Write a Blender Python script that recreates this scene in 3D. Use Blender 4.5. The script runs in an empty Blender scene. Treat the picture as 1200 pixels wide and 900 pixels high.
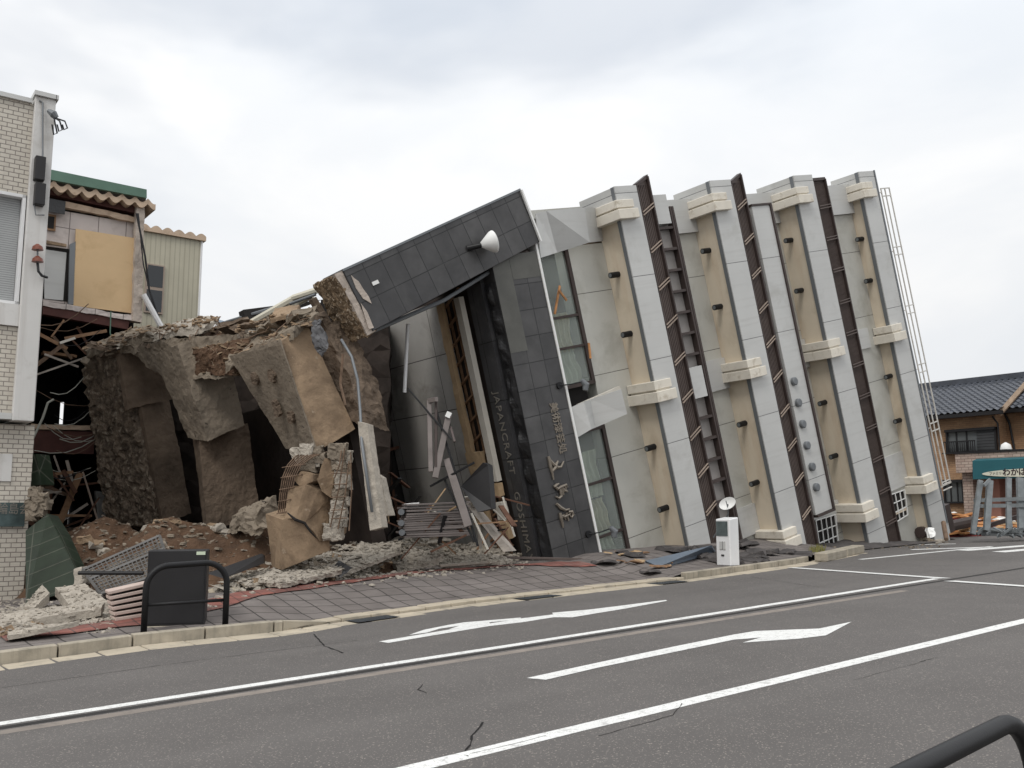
import bpy, bmesh, math, random
from mathutils import Vector, Matrix, noise
random.seed(7)
V = Vector
scene = bpy.context.scene
COL = scene.collection
# ------------------------------------------------------------------ camera
FPX = 1100.0; H = 1.65; SLOPE = 0.042
TH = math.atan(150 / FPX); CT, ST = math.cos(TH), math.sin(TH)
cam_d = bpy.data.cameras.new('camera'); cam = bpy.data.objects.new('camera', cam_d); COL.objects.link(cam)
cam_d.sensor_width = 36; cam_d.lens = 36 * FPX / 1200; cam_d.clip_end = 2000; cam_d.clip_start = 0.1
cam.location = (0, 0, H); cam.rotation_euler = (math.pi / 2 + TH, 0, 0)
scene.camera = cam
# ------------------------------------------------------------------ world, sun, exposure
SUN_EL, SUN_AZ = 48, 205      # azimuth measured clockwise from +Y
wd = bpy.data.worlds.new('World'); scene.world = wd; wd.use_nodes = True
nt = wd.node_tree; N = nt.nodes; L = nt.links; N.clear()
out = N.new('ShaderNodeOutputWorld'); bg = N.new('ShaderNodeBackground'); bg.inputs[1].default_value = 0.1
sky = N.new('ShaderNodeTexSky'); sky.sky_type = 'NISHITA'; sky.sun_disc = False
sky.sun_elevation = math.radians(SUN_EL); sky.sun_rotation = math.radians(SUN_AZ); sky.air_density = 1.2; sky.dust_density = 2
tc = N.new('ShaderNodeTexCoord'); sp = N.new('ShaderNodeSeparateXYZ'); L.new(tc.outputs['Generated'], sp.inputs[0])
def wmath(op, a, b=None, c=None):
    n = N.new('ShaderNodeMath'); n.operation = op
    for i, x in enumerate((a, b, c)):
        if x is None: continue
        if isinstance(x, (int, float)): n.inputs[i].default_value = x
        else: L.new(x, n.inputs[i])
    return n.outputs[0]
def wnoise(vec, sc, det, rough, dist=0):
    n = N.new('ShaderNodeTexNoise'); n.inputs['Scale'].default_value = sc; n.inputs['Detail'].default_value = det
    n.inputs['Roughness'].default_value = rough; n.inputs['Distortion'].default_value = dist; L.new(vec, n.inputs['Vector']); return n.outputs['Fac']
def wramp(fac, stops):
    r = N.new('ShaderNodeValToRGB'); r.color_ramp.interpolation = 'EASE'
    while len(r.color_ramp.elements) < len(stops): r.color_ramp.elements.new(0.5)
    for e, (p, c) in zip(r.color_ramp.elements, stops): e.position = p; e.color = (*c, 1)
    L.new(fac, r.inputs[0]); return r.outputs[0]
mp = N.new('ShaderNodeMapping'); mp.inputs['Scale'].default_value = (1, 1, 1.9); mp.inputs['Location'].default_value = (3.1, 0.4, 0.2)
L.new(tc.outputs['Generated'], mp.inputs[0])
n1 = wnoise(mp.outputs[0], 2.3, 6, 0.52, 0.3)
mp2 = N.new('ShaderNodeMapping'); mp2.inputs['Scale'].default_value = (1, 1, 2.2); mp2.inputs['Location'].default_value = (7.7, 2.2, 5.2)
L.new(tc.outputs['Generated'], mp2.inputs[0])
n2 = wnoise(mp2.outputs[0], 1.5, 5, 0.5, 0.2)
cloud = wramp(n1, [(0.30, (7.5, 7.85, 8.3)), (0.46, (8.35, 8.55, 8.8)), (0.60, (9.15, 9.2, 9.25))])
cover = wramp(n2, [(0.30, (0.72, 0.72, 0.72)), (0.44, (1, 1, 1))])
mx = N.new('ShaderNodeMix'); mx.data_type = 'RGBA'; L.new(cover, mx.inputs['Factor']); L.new(sky.outputs[0], mx.inputs[6]); L.new(cloud, mx.inputs[7])
zen = wmath('ADD', 1.0, wmath('MULTIPLY', wmath('POWER', wmath('MAXIMUM', sp.outputs[2], 0.0), 2.0), 0.9))
ms = N.new('ShaderNodeVectorMath'); ms.operation = 'SCALE'; L.new(mx.outputs[2], ms.inputs[0]); L.new(zen, ms.inputs['Scale'])
L.new(ms.outputs[0], bg.inputs[0]); L.new(bg.outputs[0], out.inputs[0])
sd = bpy.data.lights.new('sun', 'SUN'); sd.energy = 1.3; sd.angle = math.radians(18); sd.color = (1, 0.96, 0.9)
so = bpy.data.objects.new('sun', sd); COL.objects.link(so)
_az, _el = math.radians(SUN_AZ), math.radians(SUN_EL)
sdir = V((math.sin(_az) * math.cos(_el), math.cos(_az) * math.cos(_el), math.sin(_el)))
so.rotation_euler = sdir.to_track_quat('Z', 'Y').to_euler()
vs = scene.view_settings; vs.view_transform = 'Standard'; vs.look = 'None'; vs.exposure = 0.0; vs.gamma = 1.0; vs.use_curve_mapping = False
scene.cycles.max_bounces = 6; scene.cycles.diffuse_bounces = 3; scene.cycles.use_denoising = True

# ------------------------------------------------------------------ geometry of the view: pixel of the photograph -> real point
C0 = V((0, 0, H))
def ray(px, py):
    x = (px - 600) / FPX; z = (450 - py) / FPX
    return V((x, CT - ST * z, ST + CT * z))
def P(px, py, Y):
    r = ray(px, py); return C0 + r * (Y / r.y)
def G(px, py, dz=0.0):
    r = ray(px, py); return C0 + r * ((H - dz) / (SLOPE * r.x - r.z))
def onplane(px, py, p0, n):
    r = ray(px, py); return C0 + r * ((p0 - C0).dot(n) / r.dot(n))
def gz(x, y): return SLOPE * max(-60, min(60, x))
class Frame:
    def __init__(s, o, x, y, z): s.o, s.x, s.y, s.z = V(o), V(x).normalized(), V(y).normalized(), V(z).normalized()
    def w(s, a, b, c=0.0): return s.o + s.x * a + s.y * b + s.z * c
    def px(s, px, py, c=0.0): return onplane(px, py, s.o + s.z * c, s.z)
    def loc(s, p): d = p - s.o; return d.dot(s.x), d.dot(s.y), d.dot(s.z)
    def uv(s, px, py, c=0.0): return s.loc(s.px(px, py, c))
# street direction (plan) and its perpendicular (away from the road)
SD = V((0.80, 0.60, 0)).normalized(); SN = V((-0.60, 0.80, 0))
WORLD = Frame((0, 0, 0), (1, 0, 0), (0, 1, 0), (0, 0, 1))
# toppled building frame: u = its former up, v = along its former width, w = out of its facade
bu = V((.7894, .5623, .2461)).normalized(); bv = V((-.2054, -.1359, .9692)); bv = (bv - bu * bu.dot(bv)).normalized(); bw = bu.cross(bv)
B = Frame((2.294, 24.418, 0.459), bu, bv, bw)

# ------------------------------------------------------------------ mesh helpers
class MB:
    def __init__(s): s.v = []; s.f = []
    def poly(s, pts): n = len(s.v); s.v += [V(p) for p in pts]; s.f.append(tuple(range(n, n + len(pts)))); return s
    def hexa(s, p):      # p: bottom 4 then top 4
        n = len(s.v); s.v += [V(q) for q in p]
        for f in ((0, 3, 2, 1), (4, 5, 6, 7), (0, 1, 5, 4), (1, 2, 6, 5), (2, 3, 7, 6), (3, 0, 4, 7)): s.f.append(tuple(n + i for i in f))
        return s
    def box(s, F, a0, a1, b0, b1, c0, c1):
        return s.hexa([F.w(a0, b0, c0), F.w(a1, b0, c0), F.w(a1, b1, c0), F.w(a0, b1, c0), F.w(a0, b0, c1), F.w(a1, b0, c1), F.w(a1, b1, c1), F.w(a0, b1, c1)])
    def prism(s, pts, ext):
        n = len(s.v); k = len(pts); s.v += [V(p) for p in pts] + [V(p) + V(ext) for p in pts]
        s.f.append(tuple(range(n, n + k))); s.f.append(tuple(range(n + 2 * k - 1, n + k - 1, -1)))
        for i in range(k): j = (i + 1) % k; s.f.append((n + j, n + i, n + k + i, n + k + j))
        return s
    def bar(s, a, b, w, h, up=(0, 0, 1)):
        a, b = V(a), V(b); d = (b - a).normalized(); u = V(up)
        if abs(d.dot(u.normalized())) > 0.98: u = V((1, 0.1, 0))
        x = d.cross(u).normalized() * w / 2; y = x.cross(d).normalized() * h / 2
        return s.hexa([a - x - y, a + x - y, a + x + y, a - x + y, b - x - y, b + x - y, b + x + y, b - x + y])
    def tube(s, pts, r, seg=8, caps=True):
        pts = [V(p) for p in pts]; n0 = len(s.v); K = len(pts); rr = r if isinstance(r, (list, tuple)) else [r] * K
        prev = None
        for i, p in enumerate(pts):
            d = (pts[min(i + 1, K - 1)] - pts[max(i - 1, 0)]).normalized()
            if prev is None:
                x = d.cross(V((0, 0, 1)));  x = x if x.length > 0.05 else d.cross(V((1, 0, 0)))
            else: x = prev - d * prev.dot(d)
            x.normalize(); prev = x; y = d.cross(x)
            for k in range(seg):
                a = 2 * math.pi * k / seg; s.v.append(p + (x * math.cos(a) + y * math.sin(a)) * rr[i])
        for i in range(K - 1):
            for k in range(seg):
                k2 = (k + 1) % seg; s.f.append((n0 + i * seg + k, n0 + i * seg + k2, n0 + (i + 1) * seg + k2, n0 + (i + 1) * seg + k))
        if caps: s.f.append(tuple(n0 + k for k in range(seg - 1, -1, -1))); s.f.append(tuple(n0 + (K - 1) * seg + k for k in range(seg)))
        return s
    def grid(s, fn, nu, nv):
        n = len(s.v)
        for j in range(nv + 1):
            for i in range(nu + 1): s.v.append(V(fn(i / nu, j / nv)))
        for j in range(nv):
            for i in range(nu):
                a = n + j * (nu + 1) + i; s.f.append((a, a + 1, a + nu + 2, a + nu + 1))
        return s
    def build(s, name, m, parent=None, frame=None, bevel=0.0, smooth=False, rough=0.0, cell=0.3, nscale=1.0, seed=0, **props):
        off = OFF.get(parent.name, V((0, 0, 0))) if parent else V(props.pop('loc', (0, 0, 0)))
        props.pop('loc', None)
        bm = bmesh.new(); vs_ = [bm.verts.new(p) for p in s.v]
        for f in s.f:
            try: bm.faces.new([vs_[i] for i in f])
            except ValueError: pass
        if rough > 0:
            bmesh.ops.remove_doubles(bm, verts=bm.verts, dist=1e-4); bmesh.ops.triangulate(bm, faces=bm.faces)
            for _ in range(7):
                es = [e for e in bm.edges if e.calc_length() > cell]
                if not es or len(bm.faces) > 60000: break
                bmesh.ops.subdivide_edges(bm, edges=es, cuts=1); bmesh.ops.triangulate(bm, faces=[f for f in bm.faces if len(f.verts) > 3])
            bm.normal_update(); so_ = V((seed * 3.7, seed * 1.9, seed * 5.1))
            for q in bm.verts:
                p = q.co * nscale + so_
                n = noise.noise_vector(p * 1.3) * 0.45 + noise.noise_vector(p * 3.6) * 0.45 + noise.noise_vector(p * 9.5) * 0.38 + noise.cell_vector(p * 2.3) * 0.35
                q.co = q.co + n * rough
        bmesh.ops.recalc_face_normals(bm, faces=bm.faces)
        if bevel > 0: bmesh.ops.bevel(bm, geom=list(bm.edges), offset=bevel, segments=1, affect='EDGES', clamp_overlap=True)
        F = frame or WORLD; uvl = bm.loops.layers.uv.new('UVMap')
        for f in bm.faces:
            n = f.normal; ax, ay, az = abs(n.dot(F.x)), abs(n.dot(F.y)), abs(n.dot(F.z))
            for lp in f.loops:
                a, b, c = F.loc(lp.vert.co)
                lp[uvl].uv = (a, b) if az >= ax and az >= ay else ((c, b) if ax >= ay else (a, c))
            f.smooth = smooth
        for q in bm.verts: q.co -= off
        me = bpy.data.meshes.new(name); bm.to_mesh(me); bm.free(); me.materials.append(m)
        o = bpy.data.objects.new(name, me); COL.objects.link(o); OFF[o.name] = off
        if parent: o.parent = parent
        else: o.location = off
        for k, x in props.items(): o[k] = x
        return o
OFF = {}
def thing(name, label, category, loc, group=None):
    o = bpy.data.objects.new(name, None); COL.objects.link(o); o.location = loc; o.empty_display_size = 0.3
    o['label'] = label; o['category'] = category
    if group: o['group'] = group
    OFF[o.name] = V(loc); bpy.context.view_layer.update(); return o
def text_mesh(name, body, size, F, a, b, c, xdir, ydir, m, parent, extrude=0.01, sx=1.0, bold=0.0, space=1.0):
    cu = bpy.data.curves.new(name, 'FONT'); cu.body = body; cu.size = size; cu.extrude = extrude; cu.align_x = 'LEFT'; cu.align_y = 'CENTER'; cu.offset = bold
    cu.resolution_u = 3; cu.space_character = space
    t = bpy.data.objects.new(name, cu); COL.objects.link(t)
    dg = bpy.context.evaluated_depsgraph_get(); me = bpy.data.meshes.new_from_object(t.evaluated_get(dg)); bpy.data.objects.remove(t)
    o_ = F.w(a, b, c) - OFF[parent.name]; x, y = V(xdir).normalized(), V(ydir).normalized(); z = x.cross(y)
    M = Matrix(((x.x * sx, y.x, z.x, o_.x), (x.y * sx, y.y, z.y, o_.y), (x.z * sx, y.z, z.z, o_.z), (0, 0, 0, 1)))
    me.transform(M); me.materials.clear(); me.materials.append(m)
    o = bpy.data.objects.new(name, me); COL.objects.link(o); o.parent = parent; OFF[o.name] = OFF[parent.name]; return o

# ------------------------------------------------------------------ materials
def mat(name, col, rough=0.8, metal=0.0, vary=0.15, vscale=1.5, bump=0.0, bscale=20.0, spec=0.3,
        stain=None, stain_scale=0.6, stain_lo=0.52, stain_hi=0.7, stain_amt=0.7, speck=None, speck_scale=90, speck_lo=0.66, speck_hi=0.7,
        brick=None, streak=None, streak_amt=0.5, streak_vec=(6, 0.3, 1), bumpd=0.02):
    m = bpy.data.materials.new(name); m.use_nodes = True; t = m.node_tree; n = t.nodes; l = t.links
    p = n['Principled BSDF']; p.inputs['Roughness'].default_value = rough; p.inputs['Metallic'].default_value = metal
    p.inputs['Specular IOR Level'].default_value = spec
    co = n.new('ShaderNodeTexCoord'); obj = co.outputs['Object']; uv = co.outputs['UV']
    def ns(sc, det=4, ro=0.55, vec=None, dist=0):
        q = n.new('ShaderNodeTexNoise'); q.inputs['Scale'].default_value = sc; q.inputs['Detail'].default_value = det; q.inputs['Roughness'].default_value = ro
        q.inputs['Distortion'].default_value = dist; l.new(vec or obj, q.inputs['Vector']); return q.outputs['Fac']
    def mixc(fac, a, b, mode='MIX'):
        q = n.new('ShaderNodeMix'); q.data_type = 'RGBA'; q.blend_type = mode
        if isinstance(fac, float): q.inputs[0].default_value = fac
        else: l.new(fac, q.inputs[0])
        for i, x in ((6, a), (7, b)):
            if isinstance(x, tuple): q.inputs[i].default_value = (*x, 1)
            else: l.new(x, q.inputs[i])
        return q.outputs[2]
    def rng(x, lo, hi, a=0.0, b=1.0):
        q = n.new('ShaderNodeMapRange'); q.clamp = True; l.new(x, q.inputs[0])
        for i, y in enumerate((lo, hi, a, b)): q.inputs[i + 1].default_value = y
        return q.outputs[0]
    c = col; hgt = None
    if brick:
        bt = n.new('ShaderNodeTexBrick'); bt.offset = brick.get('offset', 0.5); bt.inputs['Scale'].default_value = 1.0
        bt.inputs['Brick Width'].default_value = brick['w']; bt.inputs['Row Height'].default_value = brick['h']
        bt.inputs['Mortar Size'].default_value = brick.get('m', 0.01); bt.inputs['Mortar Smooth'].default_value = 0.1; bt.inputs['Bias'].default_value = brick.get('bias', 0.0)
        bt.inputs['Color1'].default_value = (*col, 1); bt.inputs['Color2'].default_value = (*brick.get('c2', col), 1); bt.inputs['Mortar'].default_value = (*brick['mortar'], 1)
        vec = uv
        if brick.get('wobble'):
            w1 = n.new('ShaderNodeTexNoise'); w1.inputs['Scale'].default_value = 1.2; l.new(uv, w1.inputs['Vector'])
            am = n.new('ShaderNodeVectorMath'); am.operation = 'MULTIPLY_ADD'; l.new(w1.outputs['Color'], am.inputs[0]); am.inputs[1].default_value = (brick['wobble'],) * 3; l.new(uv, am.inputs[2]); vec = am.outputs[0]
        l.new(vec, bt.inputs['Vector']); c = bt.outputs['Color']; hgt = bt.outputs['Fac']
    if vary: 
        f = rng(ns(vscale, 5, 0.6), 0.3, 0.7, 1 - vary, 1 + vary)
        q = n.new('ShaderNodeVectorMath'); q.operation = 'SCALE'
        if isinstance(c, tuple): q.inputs[0].default_value = c
        else: l.new(c, q.inputs[0])
        l.new(f, q.inputs['Scale']); c = q.outputs[0]
    if stain:
        f = rng(ns(stain_scale, 8, 0.65, dist=0.4), stain_lo, stain_hi, 0, stain_amt); c = mixc(f, c, stain)
    if streak:
        mpn = n.new('ShaderNodeMapping'); mpn.inputs['Scale'].default_value = streak_vec; l.new(uv, mpn.inputs[0])
        f = rng(ns(1.0, 4, 0.6, vec=mpn.outputs[0]), 0.5, 0.75, 0, streak_amt); c = mixc(f, c, streak)
    if speck:
        f = rng(ns(speck_scale, 2, 0.5), speck_lo, speck_hi); c = mixc(f, c, speck)
    if isinstance(c, tuple): p.inputs['Base Color'].default_value = (*c, 1)
    else: l.new(c, p.inputs['Base Color'])
    nb = None
    if bump:
        b = n.new('ShaderNodeBump'); b.inputs['Strength'].default_value = bump; b.inputs['Distance'].default_value = bumpd
        l.new(ns(bscale, 6, 0.6), b.inputs['Height']); nb = b.outputs[0]
    if hgt is not None:
        b = n.new('ShaderNodeBump'); b.invert = True; b.inputs['Strength'].default_value = 0.6; b.inputs['Distance'].default_value = 0.01; l.new(hgt, b.inputs['Height'])
        if nb: l.new(nb, b.inputs['Normal'])
        nb = b.outputs[0]
    if nb: l.new(nb, p.inputs['Normal'])
    return m
M = {}
M['asphalt'] = mat('asphalt', (.110, .102, .097), .9, vary=.14, vscale=.35, bump=.5, bscale=110, bumpd=.006, stain=(.075, .07, .068), stain_scale=.35, stain_lo=.5, stain_hi=.75, stain_amt=.45, speck=(.29, .26, .23), speck_scale=60, speck_lo=.62, speck_hi=.68, streak=(.155, .145, .137), streak_amt=.5, streak_vec=(.03, .55, 1))
M['dirt'] = mat('dirt_ground', (.12, .11, .10), .95, vary=.3, vscale=.8, bump=.6, bscale=12)
M['paint'] = mat('road_paint', (.70, .70, .68), .75, vary=.06, vscale=3, stain=(.33, .32, .31), stain_scale=14, stain_lo=.54, stain_hi=.62, stain_amt=.55, speck=(.4, .39, .37), speck_scale=70, speck_lo=.62, speck_hi=.66, bump=.2, bscale=90, bumpd=.004)
M['seam'] = mat('seam_dark', (.03, .028, .027), .95, vary=.2)
M['seal'] = mat('seam_sealant', (.23, .20, .175), .9, vary=.15, vscale=4, stain=(.13, .12, .11), stain_scale=6)
M['paving'] = mat('paving', (.145, .127, .118), .85, vary=.18, vscale=1.6, bump=.35, bscale=60, bumpd=.006, brick=dict(w=.42, h=.42, m=.014, offset=0.0, mortar=(.045, .04, .037), c2=(.175, .155, .145), wobble=.02), stain=(.17, .15, .135), stain_scale=.8, stain_lo=.55, stain_hi=.8, stain_amt=.35)
M['red_paving'] = mat('red_paving', (.25, .095, .075), .85, vary=.25, vscale=2.5, brick=dict(w=.3, h=.3, m=.012, offset=0.0, mortar=(.09, .05, .045), c2=(.16, .072, .06)), bump=.3, bscale=60, bumpd=.006, stain=(.2, .17, .15), stain_scale=2, stain_amt=.6)
M['broken_paving'] = mat('broken_paving', (.075, .068, .066), .9, vary=.35, vscale=1.5, bump=.5, bscale=30, stain=(.2, .17, .14), stain_scale=3, stain_lo=.58, stain_hi=.7, stain_amt=.6)
M['kerb'] = mat('kerb_concrete', (.36, .32, .255), .9, vary=.2, vscale=2, bump=.4, bscale=40, bumpd=.006, stain=(.16, .15, .12), stain_scale=2.5, stain_lo=.5, stain_hi=.75, stain_amt=.7, streak=(.12, .115, .1), streak_amt=.5, streak_vec=(9, .4, 1))
M['gutter'] = mat('gutter_concrete', (.43, .375, .29), .9, vary=.15, vscale=2, bump=.3, bscale=50, stain=(.2, .185, .16), stain_scale=3)
M['grate'] = mat('drain_grate', (.10, .12, .14), .6, metal=.3, brick=dict(w=.05, h=.05, m=.012, offset=0.0, mortar=(.02, .02, .02), c2=(.13, .15, .17)))
M['crack'] = mat('crack', (.012, .011, .011), 1, vary=0)
M['granite'] = mat('dark_granite', (.036, .035, .036), .45, vary=.4, vscale=1.2, spec=.5, brick=dict(w=.5, h=.66, m=.012, offset=0.0, mortar=(.012, .012, .012), c2=(.062, .060, .060)), bump=.08, bscale=60, bumpd=.004, stain=(.085, .083, .08), stain_scale=1.1, stain_lo=.54, stain_hi=.8, stain_amt=.5)
M['granite_plain'] = mat('dark_granite_plain', (.045, .045, .048), .45, vary=.2, vscale=1.5, brick=dict(w=.9, h=1.5, m=.012, offset=0.0, mortar=(.012, .012, .012), c2=(.05, .05, .053)), stain=(.08, .08, .078), stain_scale=2)
M['granite_grey'] = mat('weathered_granite', (.095, .094, .085), .5, vary=.15, vscale=1.5)
M['black_film'] = mat('black_membrane', (.016, .016, .017), .38, vary=.2, bump=.4, bscale=5, bumpd=.05, spec=.5)
M['metal_panel'] = mat('grey_metal_panel', (.52, .52, .505), .5, metal=.12, vary=.06, vscale=.5, brick=dict(w=20, h=2.35, m=.010, offset=0.0, mortar=(.16, .16, .16)), stain=(.30, .29, .26), stain_scale=.9, stain_lo=.55, stain_hi=.85, stain_amt=.6, streak=(.36, .35, .33), streak_amt=.3, streak_vec=(.35, 6, 1))
M['metal_dark'] = mat('grey_metal_return', (.17, .18, .19), .5, metal=.3, vary=.08, vscale=.7)
M['panel_warm'] = mat('warm_grey_wall_panel', (.50, .495, .455), .5, metal=.15, vary=.08, vscale=.6, brick=dict(w=20, h=2.3, m=.010, offset=0.0, mortar=(.14, .14, .13)), stain=(.28, .265, .22), stain_scale=.8, stain_lo=.5, stain_hi=.8, stain_amt=.75)
M['beige'] = mat('beige_render', (.63, .55, .435), .9, vary=.06, vscale=.8, bump=.15, bscale=60, bumpd=.004, stain=(.34, .27, .18), stain_scale=.9, stain_lo=.52, stain_hi=.85, stain_amt=.6, streak=(.45, .30, .17), streak_amt=.4, streak_vec=(2.2, .35, 1))
M['cornice'] = mat('cream_cornice', (.68, .635, .55), .85, vary=.08, vscale=2, bump=.2, bscale=50, bumpd=.005, stain=(.33, .27, .19), stain_scale=3, stain_lo=.55, stain_hi=.75, stain_amt=.75)
M['brown'] = mat('brown_metal', (.055, .040, .036), .5, metal=.2, vary=.2, vscale=2, spec=.4)
M['brown_paler'] = mat('brown_metal_edge', (.115, .09, .08), .45, metal=.2, vary=.15)  # paler tone of the brown metal, for screens, struts and a strip
M['ladder_panel'] = mat('dark_grey_panel', (.29, .27, .255), .5, vary=.15, vscale=2)
M['rail'] = mat('pale_railing', (.55, .53, .49), .5, vary=.08, stain=(.3, .25, .2), stain_scale=4)
M['strut'] = mat('tan_strut', (.34, .27, .22), .5, vary=.15)
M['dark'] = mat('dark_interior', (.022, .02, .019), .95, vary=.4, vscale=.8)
M['dark_brown'] = mat('charred_interior', (.035, .027, .023), .95, vary=.5, vscale=1.2, bump=.5, bscale=6)  # near-black brown paints the shade deep inside; on the raft, clinging soil
M['ceiling'] = mat('ceiling_board', (.40, .385, .36), .85, vary=.1, vscale=.8, brick=dict(w=3, h=1.5, m=.014, offset=0.0, mortar=(.1, .095, .09)), stain=(.18, .165, .145), stain_scale=.8)
M['board_tan'] = mat('tan_plasterboard', (.42, .30, .18), .9, vary=.15, vscale=2)
M['board_cream'] = mat('cream_board', (.55, .52, .46), .9, vary=.1)
M['wood'] = mat('raw_wood', (.24, .145, .085), .85, vary=.3, vscale=3, streak=(.14, .075, .04), streak_vec=(2, 12, 1))
M['wood_dark'] = mat('dark_wood', (.10, .05, .032), .85, vary=.3, vscale=3)
M['wood_pale'] = mat('weathered_wood', (.36, .32, .28), .9, vary=.25, vscale=2, streak=(.15, .13, .11), streak_vec=(4, 14, 1), bump=.5, bscale=12)
M['concrete'] = mat('old_concrete', (.235, .195, .15), .95, vary=.28, vscale=.7, bump=.7, bscale=14, bumpd=.03, stain=(.10, .083, .066), stain_scale=.7, stain_lo=.47, stain_hi=.72, stain_amt=.85, speck=(.06, .05, .04), speck_scale=9, speck_lo=.68, speck_hi=.74)
M['concrete_tan'] = mat('tan_concrete', (.30, .215, .14), .92, vary=.22, vscale=1.1, bump=.4, bscale=24, bumpd=.03, stain=(.12, .083, .055), stain_scale=.75, stain_lo=.46, stain_hi=.60, stain_amt=.8, speck=(.38, .30, .22), speck_scale=6, speck_lo=.7, speck_hi=.78)
M['concrete_dark'] = mat('soiled_concrete', (.15, .112, .082), .95, vary=.45, vscale=.9, bump=.9, bscale=8, bumpd=.06, stain=(.06, .043, .032), stain_scale=1.0, stain_lo=.55, stain_hi=.75, stain_amt=.7)
M['conglomerate'] = mat('rough_conglomerate', (.20, .158, .12), .95, vary=.55, vscale=3.5, bump=1, bscale=9, bumpd=.1, speck=(.36, .31, .25), speck_scale=7, speck_lo=.56, speck_hi=.70)
M['rubble'] = mat('broken_concrete', (.40, .36, .305), .95, vary=.3, vscale=2.5, bump=.8, bscale=20, bumpd=.03, stain=(.21, .185, .155), stain_scale=2.5, stain_lo=.45, stain_hi=.75, stain_amt=.75)
M['aggregate'] = mat('exposed_aggregate', (.21, .15, .095), .95, vary=.4, vscale=4, bump=1, bscale=16, bumpd=.06, speck=(.42, .35, .27), speck_scale=16, speck_lo=.56, speck_hi=.66)
M['pinkish'] = mat('broken_mortar', (.44, .38, .33), .95, vary=.2, vscale=3, bump=.8, bscale=16, bumpd=.03)
M['soil'] = mat('brown_soil', (.105, .062, .038), 1, vary=.35, vscale=1.6, bump=1, bscale=14, bumpd=.05, stain=(.055, .036, .025), stain_scale=1.2, stain_amt=.8, speck=(.22, .17, .12), speck_scale=10, speck_lo=.66, speck_hi=.72)
M['rust'] = mat('rusty_steel', (.17, .115, .08), .8, metal=.3, vary=.4, vscale=6)
M['steel_grey'] = mat('bent_grey_steel', (.20, .215, .22), .5, metal=.5, vary=.25, vscale=3)
M['black_metal'] = mat('black_painted_metal', (.009, .009, .010), .5, vary=.15, spec=.3, bump=.05, bscale=100)
M['black_cab'] = mat('charcoal_cabinet', (.017, .016, .017), .5, vary=.25, vscale=1.3, spec=.4)
M['white_metal'] = mat('white_plastic', (.72, .72, .72), .45, vary=.05, stain=(.45, .43, .4), stain_scale=3, stain_lo=.6, stain_hi=.8, stain_amt=.5)
M['white'] = mat('white_paint', (.75, .75, .73), .6, vary=.05)
M['white_tile'] = mat('cream_tile', (.51, .47, .405), .5, vary=.07, vscale=1, brick=dict(w=.20, h=.10, m=.009, offset=.5, mortar=(.21, .185, .165), c2=(.56, .52, .45)), streak=(.38, .34, .29), streak_amt=.3, streak_vec=(5, .4, 1))
M['white_render'] = mat('white_render', (.60, .59, .57), .9, vary=.06, vscale=.8, bump=.15, bscale=40, stain=(.42, .40, .37), stain_scale=1.5, streak=(.36, .32, .28), streak_amt=.35, streak_vec=(7, .3, 1))
M['blind'] = mat('window_blind', (.36, .37, .37), .6, vary=.05, brick=dict(w=50, h=.05, m=.006, offset=0.0, mortar=(.2, .2, .2)))
M['plaque'] = mat('green_bronze_plaque', (.075, .105, .105), .4, metal=.5, vary=.35, vscale=4)
M['porcelain'] = mat('brown_insulator', (.17, .055, .035), .4, vary=.1)
M['cable'] = mat('black_cable', (.02, .02, .022), .6, vary=0)
M['cable_pale'] = mat('pale_cable', (.42, .42, .37), .7, vary=.1)
M['green_roof'] = mat('green_metal_edge', (.10, .17, .13), .5, vary=.15, metal=.2)
M['corrug'] = mat('tan_corrugated_sheet', (.50, .38, .28), .8, vary=.15, vscale=2, stain=(.24, .16, .11), stain_scale=3)
M['red_steel'] = mat('red_oxide_steel', (.085, .034, .028), .7, vary=.3, vscale=2, metal=.1)
M['orange_board'] = mat('orange_board', (.60, .43, .25), .85, vary=.04, vscale=1.2, stain=(.42, .28, .15), stain_scale=.9, stain_amt=.6)
M['pink_board'] = mat('pale_pink_board', (.55, .49, .46), .85, vary=.08, brick=dict(w=.8, h=5, m=.012, offset=0.0, mortar=(.2, .17, .16)), stain=(.35, .3, .28), stain_scale=2)
M['corr_wall'] = mat('cream_ribbed_sheet', (.46, .43, .335), .6, vary=.05, brick=dict(w=.18, h=60, m=.02, offset=0.0, mortar=(.37, .345, .27)), streak=(.3, .27, .2), streak_amt=.3, streak_vec=(4, .3, 1))
M['green_tile'] = mat('dark_green_tile', (.014, .024, .014), .35, vary=.3, vscale=3, spec=.5, brick=dict(w=9, h=.36, m=.012, offset=0.0, mortar=(.06, .065, .05), c2=(.017, .028, .017)))
M['mesh'] = mat('wire_mesh', (.14, .135, .13), .6, metal=.4, vary=.2)
M['shutter'] = mat('taupe_slats', (.19, .165, .155), .5, vary=.2, vscale=2, metal=.2)
M['pink_slats'] = mat('pale_pink_slats', (.52, .42, .37), .7, vary=.12, vscale=3)
M['blue_sheet'] = mat('blue_grey_sheet', (.16, .20, .25), .4, metal=.3, vary=.1, vscale=1.5)
M['glass'] = mat('window_glass', (.05, .06, .065), .06, vary=0, spec=.8)
gl = M['glass'].node_tree.nodes['Principled BSDF']; gl.inputs['Transmission Weight'].default_value = .85; gl.inputs['IOR'].default_value = 1.2; gl.inputs['Base Color'].default_value = (.80, .86, .82, 1)
M['glass_dark'] = mat('dark_glass', (.02, .023, .026), .08, vary=0, spec=.6)
M['glass_grey'] = mat('grey_glass', (.12, .13, .135), .12, vary=.1, spec=.6)
M['curtain'] = mat('curtain', (.62, .62, .52), .95, vary=.15, vscale=2, streak=(.34, .36, .31), streak_amt=.8, streak_vec=(9, .35, 1))
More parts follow.
